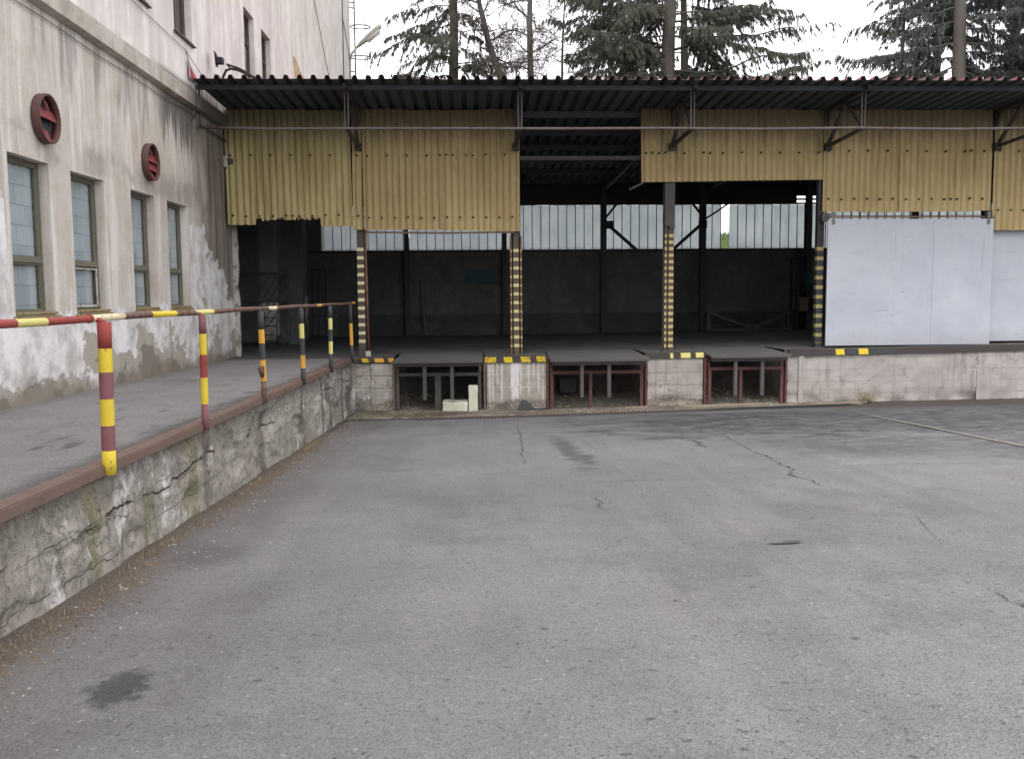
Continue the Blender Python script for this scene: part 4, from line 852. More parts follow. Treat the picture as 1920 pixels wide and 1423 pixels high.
# ------------------------------------------------------------------ handrail
hr = thing('handrail', (-2.45, 10, 1.3), 'pipe handrail with red, yellow and black banded posts along the ramp edge', 'handrail')
PM = [M['p_red'], M['p_yellow'], M['p_mauve'], M['p_black'], M['p_orange'], M['p_pale'], M['p_rust'], M['p_white']]
def rail_z(y): return 2.452-.0028*(y-5)
posts = [(1.0, .075, [(0, 1)]), (3.7, .075, [(0, .3), (1, .5), (2, .7), (1, .85), (2, 1)]),
    (6.5, .092, [(0, .17), (1, .325), (2, .50), (1, .675), (2, .84), (1, 1.)]), (8.86, .068, [(2, .16), (1, .34), (0, .54), (1, .77), (2, 1)]),
    (11.42, .073, [(3, .20), (4, .35), (3, .53), (4, .76), (6, 1)]), (14.1, .075, [(3, .2), (5, .39), (3, .61), (4, .78), (3, 1)]),
    (16.9, .074, [(3, .18), (5, .35), (3, .53), (5, .72), (3, 1)]), (19.94, .074, [(3, .32), (4, .70), (3, 1)])]
for (y, wd, bands) in posts:
    p = MB(); zt = rail_z(y)-.02; zb_ = rzc(y)-.05; lean = rnd.uniform(-.02, .012); prev = 0; nx = 0
    for (mi, t_) in bands:
        P0 = (XW+.035+lean*(1-prev), y, zt+(zb_-zt)*prev); P1 = (XW+.035+lean*(1-t_), y, zt+(zb_-zt)*t_)
        p.tube([P0, ((P0[0]+P1[0])/2, y, (P0[2]+P1[2])/2), P1], wd/2, 14, mi, caps=(prev == 0 or t_ == 1))
        prev = t_
    if y == 11.42: p.tube([(XW+.035, y-.02, 1.74), (XW+.015, y-.06, 1.72), (XW+.025, y-.03, 1.62)], [.02, .04, .025], 8, 6)
    p.tube([(XW+.035+lean, y, zt-.005), (XW+.015+lean*.6, y, zt+.012), (XW-.02, y, zt+.02)], .017, 8, bands[0][0])
    p.build('post', PM, hr)
p = MB(); segs = [(.2, 3, 0), (3, 3.5, 1), (3.5, 5.38, 0), (5.38, 5.76, 5), (5.76, 6.45, 0), (6.45, 7.03, 7), (7.03, 7.63, 6), (7.63, 8.26, 1), (8.26, 8.84, 6), (8.84, 9.45, 5), (9.45, 12.0, 6), (12.0, 12.5, 7), (12.5, 15.8, 6), (15.8, 16.3, 4), (16.3, 19.2, 6), (19.2, 20.4, 6), (20.4, 21.0, 4)]
for a_, b_, mi in segs:
    ys_ = np.linspace(a_, b_, max(2, int((b_-a_)/.5)+2)); p.tube([(XW-.02, y, rail_z(y)+.006+.004*math.sin(y*1.9)) for y in ys_], .025, 12, mi, caps=False)
p.tube([(XW-.02, 6.40, rail_z(6.4)+.006), (XW-.02, 6.43, rail_z(6.4)+.006)], .031, 12, 0)
p.build('top_rail', PM, hr)

# ------------------------------------------------------------------ drain
dr = thing('drain_channel', (3, 19.2, .05), 'long narrow rusty drain grating across the yard before the dock', 'drain')
gt = MB(); x = -1.1
fr2 = []
N = 40
for side in (0, 1):
    fr = MB()
    for i in range(N):
        xa = -1.1+i*9.4/N; xb = -1.1+(i+1)*9.4/N; ya, yb2 = drain_y(xa)-.18+side*.32, drain_y(xb)-.18+side*.32
        fr.add([(xa, ya, gz(xa, ya)+.0), (xb, yb2, gz(xb, yb2)+.0), (xb, yb2, gz(xb, yb2)+.022), (xa, ya, gz(xa, ya)+.022), (xa, ya+.02, gz(xa, ya)+.0), (xb, yb2+.02, gz(xb, yb2)+.0), (xb, yb2+.02, gz(xb, yb2)+.022), (xa, ya+.02, gz(xa, ya)+.022)], [(0, 1, 2, 3), (3, 2, 6, 7), (7, 6, 5, 4)])
    fr.build('frame', M['steel'], dr)
bl = MB()
for i in range(N):
    xa = -1.1+i*9.4/N; xb = -1.1+(i+1)*9.4/N; bl.add([(xa, drain_y(xa)-.16, gz(xa, 19)+.012), (xb, drain_y(xb)-.16, gz(xb, 19)+.012), (xb, drain_y(xb)+.14, gz(xb, 19)+.009), (xa, drain_y(xa)+.14, gz(xa, 19)+.009)], [(0, 1, 2, 3)])
bl.build('channel', M['rubber'], dr)
x = -1.05
while x < 7.2: yv = drain_y(x); gt.box(x, x+.022, yv-.158, yv+.138, gz(x, yv)+.016, gz(x, yv)+.030); x += .075
gt.build('grating', M['curb'], dr)
q = MB()
for i in range(N):
    xa = -1.1+i*9.4/N; xb = xa+9.4/N-.004; ya, yb2 = drain_y(xa)+.165, drain_y(xb)+.165; za = gz(xa, ya)
    q.add([(xa, ya, za), (xb, yb2, za), (xb, yb2, za+.03), (xa, ya, za+.03), (xa, ya+.12, za+.015), (xb, yb2+.12, za+.015)], [(0, 1, 2, 3), (3, 2, 5, 4)])
q.build('kerb_lip', M['apron_l'], dr)

# ------------------------------------------------------------------ things on the ground
def chunk(name, x0, x1, y0, y1, z0, z1, mat, seed, amp=.015):
    p = MB(); n = 7; r2 = Vector((seed*3.1, seed*1.7, 0)); idx = {}
    def vid(i, j, k):
        if (i, j, k) not in idx:
            u = Vector((x0+(x1-x0)*i/n, y0+(y1-y0)*j/n, z0+(z1-z0)*k/n)); c = Vector(((x0+x1)/2, (y0+y1)/2, (z0+z1)/2)); d = u-c
            e = sum(1 for q in (i, j, k) if q in (0, n)); sh_ = (1-.03*(e >= 2)-.04*(e == 3)); q = c+d*sh_; q += Vector((mn.noise(q*5+r2), mn.noise(q*5+r2+Vector((9, 0, 0))), mn.noise(q*5+r2+Vector((0, 9, 0)))))*amp
            idx[(i, j, k)] = len(p.v); p.v.append(tuple(q))
        return idx[(i, j, k)]
    for a_ in range(n):
        for b_ in range(n):
            for q in (0, n):
                for fc in ([(a_, b_, q), (a_+1, b_, q), (a_+1, b_+1, q), (a_, b_+1, q)], [(a_, q, b_), (a_+1, q, b_), (a_+1, q, b_+1), (a_, q, b_+1)], [(q, a_, b_), (q, a_+1, b_), (q, a_+1, b_+1), (q, a_, b_+1)]):
                    p.f.append(tuple(vid(*t_) for t_ in fc)); p.m.append(0); p.sm.append(False)
    return p.build(name, mat)
tag(chunk('concrete_block', -.62, -.06, 20.35, 20.95, .02, .24, M['chunk'], 1), 'pale concrete block lying flat under the left levelling plate', 'block')
tag(chunk('concrete_block', -.04, .155, 20.38, 20.56, .01, .60, M['chunk'], 2), 'pale concrete block standing on end under the left levelling plate', 'block')
tag(chunk('concrete_block', 2.10, 2.5, 21.8, 22.0, .25, .62, M['pit'], 3), 'dark block deep under the middle levelling plate', 'block')
p = MB(); p.prism([(1.00, 20.35, .02), (1.14, 20.5, .26), (1.33, 20.45, .17), (1.42, 20.32, .03)], (.0, .02, .01)); p.prism([(1.05, 20.2, .03), (1.75, 20.35, .05), (1.72, 20.5, .055), (1.1, 20.45, .04)], (0, 0, .02)); tag(p.build('rubber_flap', M['rubber']), 'torn black rubber flap propped against the lime streaked pier', 'debris')
pk = [((3.40, 20.35), (3.95, 20.5), .07, .02, 'short pale board lying before the middle levelling plate'), ((4.66, 20.35), (6.3, 20.42), .06, .035, 'long pale plank lying before the wide pier'), ((5.6, 20.52), (6.75, 20.60), .07, .03, 'pale plank lying behind the long one before the right levelling plate'),
      ((7.5, 20.45), (8.1, 20.2), .05, .02, 'thin splintered batten beside the right levelling plate'), ((7.9, 20.45), (8.85, 20.35), .06, .02, 'weathered board near the dry weeds'), ((7.5, 20.22), (8.6, 20.15), .05, .02, 'long thin batten along the end of the drain')]
for (a_, b_, w_, h_, lb) in pk:
    q = MB(); z = gz(a_[0], a_[1])+.02+h_/2; q.bar((a_[0], a_[1], z), (b_[0], b_[1], gz(b_[0], b_[1])+.02+h_/2+.01), w_, h_); q.bar((a_[0]+.1, a_[1]+w_*.52, z-.004), (b_[0]-.3, b_[1]+w_*.5, gz(b_[0], b_[1])+.025+h_/2), w_*.35, h_*.7); tag(q.build('plank', M['wood']), lb, 'plank', 'loose planks before the dock')
# scattered small stones, leaves, grass
def scatter(n, fn, size, flat=.4, seed=1):
    rs = np.random.RandomState(seed); out = []
    while len(out) < n:
        x, y, zz = fn(rs); s_ = size[0]+(size[1]-size[0])*rs.rand()**2.5; a_ = rs.rand()*6.28; c_, d_ = math.cos(a_)*s_, math.sin(a_)*s_; k = .4+.6*rs.rand(); h = s_*flat*(.4+rs.rand())
        P = [(x+c_, y+d_, zz), (x-d_*k, y+c_*k, zz), (x-c_, y-d_, zz), (x+d_*k, y-c_*k, zz)]; T = (x+c_*.2, y+d_*.2, zz+h); out.append((P, T, a_, k, s_))
    mb = MB()
    for P, T, a_, k, s_ in out:
        top = [((p[0]-T[0])*.55+T[0], (p[1]-T[1])*.55+T[1], T[2]) for p in P]; mb.add(P+top, [(4, 5, 6, 7), (0, 1, 5, 4), (1, 2, 6, 5), (2, 3, 7, 6), (3, 0, 4, 7)])
    return mb
def near_wall(rs):
    y = 3.0+17*rs.rand(); d = abs(rs.normal())*.28; x = -2.42+d; return x, y, gz(x, y)+.002
def yard(rs):
    y = 3+16*rs.rand()**1.4; x = -2.4+rs.rand()**2.2*9; return x, y, gz(x, y)+.001
def byd(rs):
    x = -2.3+rs.rand()*11.5; y = drain_y(x)+.2+rs.rand()**.6*1.8; return x, y, gz(x, y)+.012
o = tag(scatter(1300, near_wall, (.003, .012), .5, 1).build('gravel', M['stone']), 'pale stone chips scattered along the foot of the retaining wall', 'gravel', kind='stuff')
o = tag(scatter(3600, yard, (.002, .0055), .4, 2).build('gravel', M['stone']), 'tiny pale grit scattered over the asphalt yard', 'gravel', kind='stuff')
o = tag(scatter(2000, byd, (.008, .04), .5, 3).build('rubble', metal_paint('rubble', (.17, .145, .12), .3, (.30, .28, .25), .95)), 'small rubble and dirt on the concrete strip by the dock', 'rubble', kind='stuff')
def wallleaf(rs):
    y = (3.2+3.6*rs.rand()) if rs.rand() < .45 else 8+6*rs.rand(); d = abs(rs.normal())*.16; return -2.43+d, y, gz(-2.3, y)+.003
o = tag(scatter(3600, wallleaf, (.004, .016), .25, 4).build('leaf_litter', M['leafl']), 'brown leaf litter heaped along the foot of the retaining wall', 'leaf litter', kind='stuff')
def pitdeb(rs):
    k = rs.randint(3); a_, b_ = LV[k]; x = a_+.1+rs.rand()*(b_-a_-.2); y = 20.75+rs.rand()*1.6; return x, y, gz(x, 21)+.02+(y-20.9)*.16
o = tag(scatter(1100, pitdeb, (.012, .06), .6, 5).build('rubble', metal_paint('pit_rubble_bits', (.19, .165, .135), .3, (.25, .23, .2), .95)), 'rubble and rubbish lying in the pits under the levelling plates', 'rubble', kind='stuff')
def blades(n, fn, h, w_, seed, droop=.5):
    rs = np.random.RandomState(seed); B = np.array([fn(rs) for _ in range(n)]); a_ = rs.rand(n)*6.28; L = h*(.3+.7*rs.rand(n)); dx = np.cos(a_)*L*droop*rs.rand(n); dy = np.sin(a_)*L*droop*rs.rand(n)
    T = B+np.stack([dx, dy, L*(1-.4*droop*rs.rand(n))], 1); s_ = np.stack([-np.sin(a_), np.cos(a_), 0*a_], 1)*w_; return np.stack([B-s_, B+s_, T+s_*.2, T-s_*.2], 1)
def g1(rs): x = -2.35+rs.rand()**1.3*1.7; y = 18.9+rs.rand()*1.7; return x, y, gz(x, y)+.012
def g2(rs): y = [7.35, 10.6, 13.9, 14.6, 4.6][rs.randint(5)]+rs.normal()*.45; return -2.47+abs(rs.normal())*.05, y, gz(-2.4, y)
mb = MB(); mb.quads(blades(900, g1, .055, .005, 1)); tag(mb.build('grass', M['weed']), 'thin moss and grass tufts on the dirt in the dock corner', 'grass', kind='stuff')
mb = MB(); mb.quads(blades(1100, g2, .055, .0025, 2, .8)*1.0); tag(mb.build('dry_grass', M['straw']), 'dry grass tufts at the foot of the retaining wall', 'grass', kind='stuff')
rs = np.random.RandomState(9); mb = MB()
for i in range(90):
    a_ = rs.rand()*6.28; rr = .1+.32*rs.rand(); cx_, cy_ = 8.85+rs.normal()*.12, 20.45+rs.normal()*.05; z0 = gz(8.9, 20.4)+.01
    mb.tube([(cx_, cy_, z0), (cx_+.5*rr*math.cos(a_), cy_+.25*rr*math.sin(a_), z0+rr*.6), (cx_+1.1*rr*math.cos(a_), cy_+.5*rr*math.sin(a_), z0+rr*(.35+.4*rs.rand()))], [.004, .003, .0015], 3)
tag(mb.build('dry_weed', M['straw']), 'tangled dry weed at the foot of the right dock wall', 'weed')

# ------------------------------------------------------------------ things inside the shed
def lattice():
    t_ = thing('lattice_gate', (-5.8, 26.6, 1.2), 'dark steel lattice gate standing in the room beyond the doorway', 'gate')
    q = MB(); y = 26.62
    for (a_, b_) in (((-6.5, 1.25), (-6.5, 3.22)), ((-5.1, 1.25), (-5.1, 3.22)), ((-6.5, 3.22), (-5.1, 3.22)), ((-6.5, 2.45), (-5.1, 2.45)), ((-6.5, 1.3), (-5.1, 1.3))): q.bar((a_[0], y, a_[1]), (b_[0], y, b_[1]), .07, .06, up=(0, 1, 0))
    q.build('frame', M['steel'], t_); q = MB()
    for k in range(7): x = -6.5+k*.2; q.bar((x, y+.04, 1.7), (min(x+.9, -5.1), y+.04, 1.7+min(.9, -5.1-x)*1.6), .02, .05, up=(0, 1, 0))
    q.build('lattice', M['steel'], t_)
lattice()
ht = thing('hand_truck', (-5.55, 26.2, 1.2), 'small dark hand truck with two wheels before the lattice gate', 'hand truck')
q = MB()
for x in (-5.72, -5.36): q.tube([(x, 26.2, 1.25), (x, 26.35, 2.0), (x+.02, 26.42, 2.15)], .018, 6)
for z in (1.5, 1.75, 1.98): q.tube([(-5.72, 26.2+(z-1.25)*.2, z), (-5.36, 26.2+(z-1.25)*.2, z)], .015, 6)
q.box(-5.74, -5.34, 26.0, 26.2, 1.22, 1.24); q.build('frame', M['steel'], ht)
for x in (-5.80, -5.29):
    q = MB(); q.tube([(x-.03, 26.25, 1.36), (x+.03, 26.25, 1.36)], .14, 18); q.tube([(x-.035, 26.25, 1.36), (x+.035, 26.25, 1.36)], .06, 12, 1); q.build('wheel', [M['rubber'], M['steel_l']], ht)
q = MB()
for x in (-5.22, -4.78): q.bar((x, 31.3, 1.2), (x, 31.55, 3.45), .04)
q.bar((-5.02, 31.3, 1.2), (-5.02, 31.55, 3.45), .025)
for z in (1.25, 1.9, 2.75, 3.43): q.bar((-5.22, 31.3+(z-1.2)*.111, z), (-4.78, 31.3+(z-1.2)*.111, z), .035)
tag(q.build('steel_grate', M['steel_b']), 'tall narrow black steel grate leaning in the back corner', 'grate')
def trestle(x0, x1, lb, flip):
    t_ = MB(); y = 30.9; t_.box(x0-.05, x0+.1, y, y+.12, 1.3, 1.95) if not flip else t_.box(x1-.1, x1+.05, y, y+.12, 1.3, 1.95)
    t_.bar((x0, y, 1.92 if not flip else 1.38), (x1, y, 1.38 if not flip else 1.92), .10, .10, up=(0, 1, 0)); t_.bar((x0, y+.05, 1.34), (x1, y+.05, 1.34), .05, .08); t_.bar((x0, y+.1, 1.5), (x1, y+.1, 1.5), .03, .03)
    return tag(t_.build('wooden_trestle', wood('trestle_wood', (.095, .088, .08))), lb, 'trestle', 'wooden trestles by the back wall')
trestle(7.95, 9.45, 'wooden trestle sloping down to the right by the back wall', False); trestle(9.5, 10.75, 'wooden trestle sloping up to the right by the back wall', True)
mc = thing('storage_rack', (11.2, 30.6, 1.3), 'tall dark rack with a teal drum and boxes beside the last open column', 'rack')
q = MB()
for x in (10.75, 11.75):
    for y in (30.3, 30.9): q.box(x-.03, x+.03, y-.03, y+.03, 1.3, 3.75)
q.build('frame', M['steel_b'], mc)
for z in (1.9, 2.6, 3.7): q = MB(); q.box(10.72, 11.78, 30.26, 30.94, z, z+.04); q.build('shelf', M['steel_b'], mc)
q = MB(); q.tube([(11.2, 30.6, 2.64), (11.2, 30.6, 3.2)], .22, 16); tag(q.build('drum', M['teal']), 'small teal drum on the middle shelf of the dark rack', 'drum')
q = MB(); q.box(10.85, 11.15, 30.35, 30.8, 1.95, 2.4, 0, .01); tag(q.build('box', M['woodd']), 'brown box at left on the lowest shelf of the dark rack', 'box'); q = MB(); q.box(11.3, 11.65, 30.35, 30.8, 1.95, 2.35, 0, .01); tag(q.build('box', M['inner']), 'grey box at right on the lowest shelf of the dark rack', 'box')

# ------------------------------------------------------------------ fixtures on the warehouse wall
q = MB(); q.box(WX+.003, WX+.13, 21.35, 21.55, 5.72, 6.0, 0, .02); b_ = tag(q.build('junction_box', M['lampgrey']), 'small pale electric box on the wall corner under the shed roof', 'electric box')
q = thing('alarm_bell', (WX+.1, 21.3, 5.5), 'small round grey sounder below the electric box at the corner', 'bell'); a_ = MB(); a_.box(WX+.003, WX+.1, 21.2, 21.4, 5.42, 5.68, 0, .02); a_.build('housing', M['lampgrey'], q); a_ = MB(); a_.tube([(WX+.1, 21.3, 5.55), (WX+.2, 21.25, 5.55)], [.08, .06], 14); a_.build('horn', M['steel'], q)
fl_ = thing('floodlight', (-5.1, 20.3, 6.9), 'dark floodlight on a bent pipe arm standing on the roof edge', 'floodlight')
a_ = MB(); a_.tube([(-5.12, 20.3, 6.75), (-5.10, 20.3, 7.15), (-5.03, 20.3, 7.29), (-4.92, 20.3, 7.33), (-4.75, 20.3, 7.29), (-4.4, 20.3, 7.12)], .028, 8); a_.tube([(-5.02, 20.3, 7.42), (-4.75, 20.3, 7.33), (-4.55, 20.3, 7.22), (-4.42, 20.3, 7.12)], .02, 6)
for (x, z) in ((-4.97, 7.38), (-4.76, 7.31), (-4.66, 7.26), (-4.58, 7.2)): a_.box(x-.02, x+.02, 20.27, 20.33, z-.025, z+.025)
a_.build('arm', M['steel_b'], fl_); a_ = MB(); a_.box(-5.22, -5.08, 20.22, 20.38, 7.42, 7.55, 0, .01); a_.prism([(-5.22, 20.2, 7.36), (-5.25, 20.2, 7.68), (-5.2, 20.2, 7.57)], (0, .2, 0)); a_.build('lamp_head', M['steel_b'], fl_)
q = thing('warning_sign', (WX+.06, 18.9, 7.05), 'small red and white sign standing on the ledge by the roof', 'sign'); a_ = MB(); a_.prism([(WX+.05, 18.75, 6.80), (WX+.05, 19.8, 6.80), (WX+.05, 18.75, 7.18)], (.015, 0, 0)); a_.build('panel', M['signw'], q); a_ = MB(); a_.prism([(WX+.067, 18.76, 6.81), (WX+.067, 19.35, 6.81), (WX+.067, 18.76, 7.03)], (.004, 0, 0)); a_.build('red_field', M['sign'], q)
def cable(pts, r, lb): q = MB(); q.tube(pts, r, 5); return tag(q.build('cable', M['cable']), lb, 'cable', 'cables on the warehouse wall')
cable([(WX+.03, y, 6.12+.012*math.sin(y*2.1)+.01*math.sin(y*.7)) for y in np.linspace(-9, 19.3, 60)], .006, 'thin cable sagging along the wall under the ledge')
cable([(WX+.03, y, 7.32-.03*math.sin((y-10)*.9)) for y in np.linspace(-9, 18.6, 30)]+[(WX+.06, 19.8, 6.98), (WX+.3, 20.6, 6.93)], .006, 'thin cable running along the wall above the ledge')
cable([(WX+.03, 18.62, 7.3), (WX+.16, 18.75, 6.6), (WX+.16, 18.8, 6.2), (WX+.03, 18.85, 6.0)], .008, 'cable dropping over the ledge beside the small sign')
cable([(WX+.03, 42.2, 30.*.35), (WX+.03, 42.2, 19)], .02, 'thin vertical lightning cable near the far wall corner')
cable([(WX+.03, 42.2, 14.6), (WX+.05, 44.8, 13.2)], .015, 'short diagonal cable near the far wall corner')
cable([(WX+.03, y, 13.9-.62*(y-33)) for y in np.linspace(33, 40, 12)], .012, 'slanting crack-like cable high on the far wall')
# caged ladder
ld = thing('caged_ladder', (-5.2, 45, 10), 'steel ladder with safety hoops at the far corner of the warehouse', 'ladder')
a_ = MB()
for x in (-5.50, -5.22): a_.tube([(x, 45.25, 5), (x, 45.25, 20.6)], .025, 6)
a_.build('rails', M['rust'], ld); a_ = MB(); z = 5.2
while z < 20.5: a_.tube([(-5.50, 45.25, z), (-5.22, 45.25, z)], .014, 5); z += .3
a_.build('rungs', M['rust'], ld)
def hoop(z): return [(-5.0+.47*math.cos(t_), 45.6+.35*math.sin(t_), z) for t_ in np.linspace(2.9, -2.9, 22)]
for z in (8.9, 10.15, 11.4, 12.65, 13.75, 15.15, 16.5, 17.8, 19.1): a_ = MB(); a_.tube(hoop(z), .03, 5); a_.build('hoop', M['steel'], ld)
a_ = MB()
for t_ in (.0, .9, -1.0, -2.0): a_.tube([(-5.0+.47*math.cos(t_), 45.6+.35*math.sin(t_), 8.5), (-5.0+.47*math.cos(t_), 45.6+.35*math.sin(t_), 20)], .018, 5)
a_.build('cage_bar', M['steel_l'], ld)
a_ = MB()
for z in (12.75, 13.0, 15.9, 16.15, 18.0): a_.bar((-5.9, 45.02, z), (-5.2, 45.25, z), .05)
a_.build('wall_bracket', M['rust'], ld)
lm = thing('wall_lamp', (-5.38, 44.6, 13.5), 'long grey street lamp head on an arm at the far corner of the warehouse', 'street lamp')
a_ = MB(); a_.tube([(-5.40, 44.6, 12.3), (-5.36, 44.5, 13.45), (-5.25, 44.4, 13.65), (-4.95, 44.3, 13.95)], .05, 8); a_.build('arm', M['lampgrey'], lm)
d = Vector((1.12, -.3, .88)).normalized(); A0 = Vector((-5.0, 44.3, 13.9)); side = Vector((0, 1, 0)); dn = d.cross(side).normalized()
if dn.z > 0: dn = -dn
a_ = MB(); V = []; SEC = [(0, .07, .06), (.15, .12, .09), (.5, .17, .12), (1.25, .19, .13), (1.42, .15, .11), (1.47, .05, .04)]
for (l_, hw, hh) in SEC:
    for t_ in range(12): an = t_*2*math.pi/12; V.append(A0+d*l_+side*hw*math.cos(an)-dn*hh*math.sin(an))
a_.add(V, [(i*12+t_, i*12+(t_+1) % 12, (i+1)*12+(t_+1) % 12, (i+1)*12+t_) for i in range(len(SEC)-1) for t_ in range(12)], 0, True); a_.build('lamp_head', M['lampgrey'], lm)
a_ = MB(); V = []
for (l_, hw, hh) in ((.5, .10, .02), (.55, .15, .16), (1.2, .15, .19), (1.33, .1, .05)):
    for t_ in range(10): an = t_*math.pi/9; V.append(A0+d*l_+side*hw*math.cos(an)+dn*(.06+hh*math.sin(an)))
a_.add(V, [(i*10+t_, i*10+t_+1, (i+1)*10+t_+1, (i+1)*10+t_) for i in range(3) for t_ in range(9)], 0, True); a_.build('lamp_glass', M['lens'], lm)

# ------------------------------------------------------------------ trees
def spruce(X, Y, H, r0, label, seed, limbs=(), dens=1., nmat='needle', z0=5.2, vis=(11.8, 18.0), Lmax=6.0, nlimb=46, bare_low=0., group='spruces behind the shed', lean=0., azbias=None):
    rs = np.random.RandomState(seed); T = thing('spruce_tree', (X, Y, z0-.3), label, 'tree', group)
    tk = MB(); pts = []; rr = []
    for i in range(14):
        t_ = i/13; z = z0-.3+H*t_; pts.append((X+lean*(z-14)+.06*math.sin(z*.6+seed), Y+.05*math.cos(z*.5), z)); rr.append(r0*(1-.93*t_)+.01+(.1*math.exp(-t_*20)))
    tk.tube(pts, rr, 10); tk.build('trunk', M['bark2'] if seed % 2 else M['bark'], T)
    br = MB(); quads = []
    def limb(zs, az, L, up, sag, tip, dn_=1.):
        hi = vis[0]-1 < zs < vis[1]+1.5; n = 12; P = []; tx_ = X+lean*(zs-14)
        for i in range(n+1):
            t_ = i/n; P.append(Vector((tx_+math.cos(az)*L*t_, Y+math.sin(az)*L*t_, zs+L*(up*t_-sag*t_*t_+tip*t_**3)+.05*L*mn.noise((t_*4, seed, zs)))))
        br.tube(P, [max(.006, .055*(L/6)*(1-t_/n*.92)) for t_ in range(n+1)], 4, caps=False)
        nt = int(L/(.07 if hi else .30)); D = dens*dn_
        for k in range(nt):
            t_ = (k+rs.rand())/nt
            if t_ < .12+bare_low: continue
            f_ = t_*n; i = min(n-1, int(f_)); p = P[i].lerp(P[i+1], f_-i); sd_ = 1 if k % 2 else -1
            if rs.rand() > D: continue
            tl = (.35+.9*(1-t_)*min(1, t_*3))*min(1., L/4.5)*(.6+.7*rs.rand()); a2 = az+sd_*(.7+.5*rs.rand()); dr_ = .3+1.9*rs.rand()**1.4
            e = p+Vector((math.cos(a2)*tl, math.sin(a2)*tl, -tl*dr_*.7)); m_ = p.lerp(e, .5)+Vector((0, 0, tl*.1))
            if hi: br.tube([p, m_, e], [.012, .008, .004], 3, caps=False)
            nn = max(3, int(tl/(.05 if hi else .14))); tt = rs.rand(nn)[:, None]; base = np.array(p)*(1-tt)+np.array(e)*tt+np.array([0, 0, 1])*(tt*(1-tt)*tl*.3)
            rep = 7 if hi else 2; base = np.repeat(base, rep, 0); m2 = len(base)
            ln_ = (.08+.20*rs.rand(m2))[:, None]*(1 if hi else 2.0); dirs = np.stack([rs.normal(size=m2)*.45+math.cos(a2)*.2, rs.normal(size=m2)*.45+math.sin(a2)*.2, -.7-1.6*rs.rand(m2)], 1); dirs /= np.linalg.norm(dirs, axis=1)[:, None]
            wv = np.cross(dirs, rs.normal(size=(m2, 3))); wv /= np.linalg.norm(wv, axis=1)[:, None]; wv *= (.010+.015*rs.rand(m2))[:, None]*(1 if hi else 2.4)
            quads.append(np.stack([base-wv*.6, base+wv, base+dirs*ln_+wv*.25, base+dirs*ln_-wv*.25], 1))
    for i in range(nlimb):
        t_ = (i+.5)/nlimb; zs = z0+H*(.12+.86*t_); L = Lmax*(1-max(0, t_-.15))**.9*(.65+.5*rs.rand()); limb(zs, rs.rand()*6.28, L, rs.uniform(-.15, .35), rs.uniform(.2, .65), rs.uniform(.0, .4))
    for a__ in limbs: limb(*a__)
    br.build('limbs', M['bark'], T); fo = MB(); fo.quads(np.concatenate(quads)); fo.build('needles', M[nmat], T)
PI = math.pi
spruce(-.65, 47, 24, .34, 'left spruce with thin drooping boughs by the warehouse corner', 11, dens=.5, Lmax=4.4, nlimb=60, nmat='needle',
    limbs=((15.6, PI, 4.0, -.15, .25, .05, 1.3), (15.9, PI*1.1, 3.4, -.1, .35, .1, 1.2), (14.3, PI*.97, 4.6, -.1, .30, .16, .7), (13.9, PI*1.02, 3.2, -.1, .35, .2, .5), (16.6, PI*1.05, 3.2, -.1, .2, .1, 1.), (14.6, .1, 2.6, -.05, .3, .1, .9), (16, .2, 2.2, 0, .3, .1, .9), (13.6, -.4, 2.6, 0, .3, .1, .8)))
spruce(10.0, 47, 27, .48, 'large dense central spruce with long boughs reaching right', 22, dens=.9, Lmax=6.6, nlimb=64, nmat='needle',
    limbs=((13.3, 0.05, 8.2, .16, -.02, .02, .55), (14.6, -.05, 8.2, .2, .02, -.04, .6), (12.3, 0, 8.0, .14, -.06, .02, .55), (15.8, .1, 7.0, .15, .05, 0, .8), (16.2, -.2, 5.8, .1, .1, 0, .9), (16.0, PI, 6.0, .05, .1, .05, 1.), (15.2, PI*.95, 5.0, .0, .2, .05, 1.), (14.2, PI*1.05, 4.2, -.05, .3, .1, .9), (13.2, PI*.95, 4.2, -.05, .2, .1, .9), (16.6, PI*1.1, 5.5, .05, .1, .05, 1.)))
spruce(11.3, 49.5, 25, .30, 'slim spruce close behind the large central one', 31, dens=.9, Lmax=5.6, nlimb=62, nmat='needle')
spruce(24.65, 47, 26, .46, 'right hand spruce with boughs drooping to the left and thick greenery behind', 44, dens=.9, Lmax=5.4, nlimb=60, nmat='needle2',
    limbs=((14.9, PI, 6.2, -.12, .25, .27, 1.1), (14.3, PI*.97, 5.6, -.18, .25, .2, 1.1), (13.6, PI*1.04, 4.6, -.15, .2, .1, .9), (16.6, PI*.96, 5.4, -.05, .2, .1, .6), (17.3, PI, 4.6, 0, .15, .05, .6), (15.9, PI*1.05, 3.8, -.1, .2, .1, .6), (14.5, .1, 5, 0, .2, .1, 1.3), (15.6, 0, 5, 0, .2, .1, 1.3), (13.6, -.1, 5, 0, .2, .1, 1.3), (13.2, .2, 5, 0, .1, .1, 1.3)))
spruce(28.6, 49, 25, .40, 'rightmost spruce, thick and bluish, cut by the edge of the photo', 55, dens=1.0, Lmax=5.6, nlimb=70, nmat='needle2')
spruce(23.6, 51, 16.5, .22, 'shorter spruce close behind the right hand spruce, on its left', 66, dens=.9, Lmax=3.2, nlimb=50, nmat='needle', vis=(11, 18))

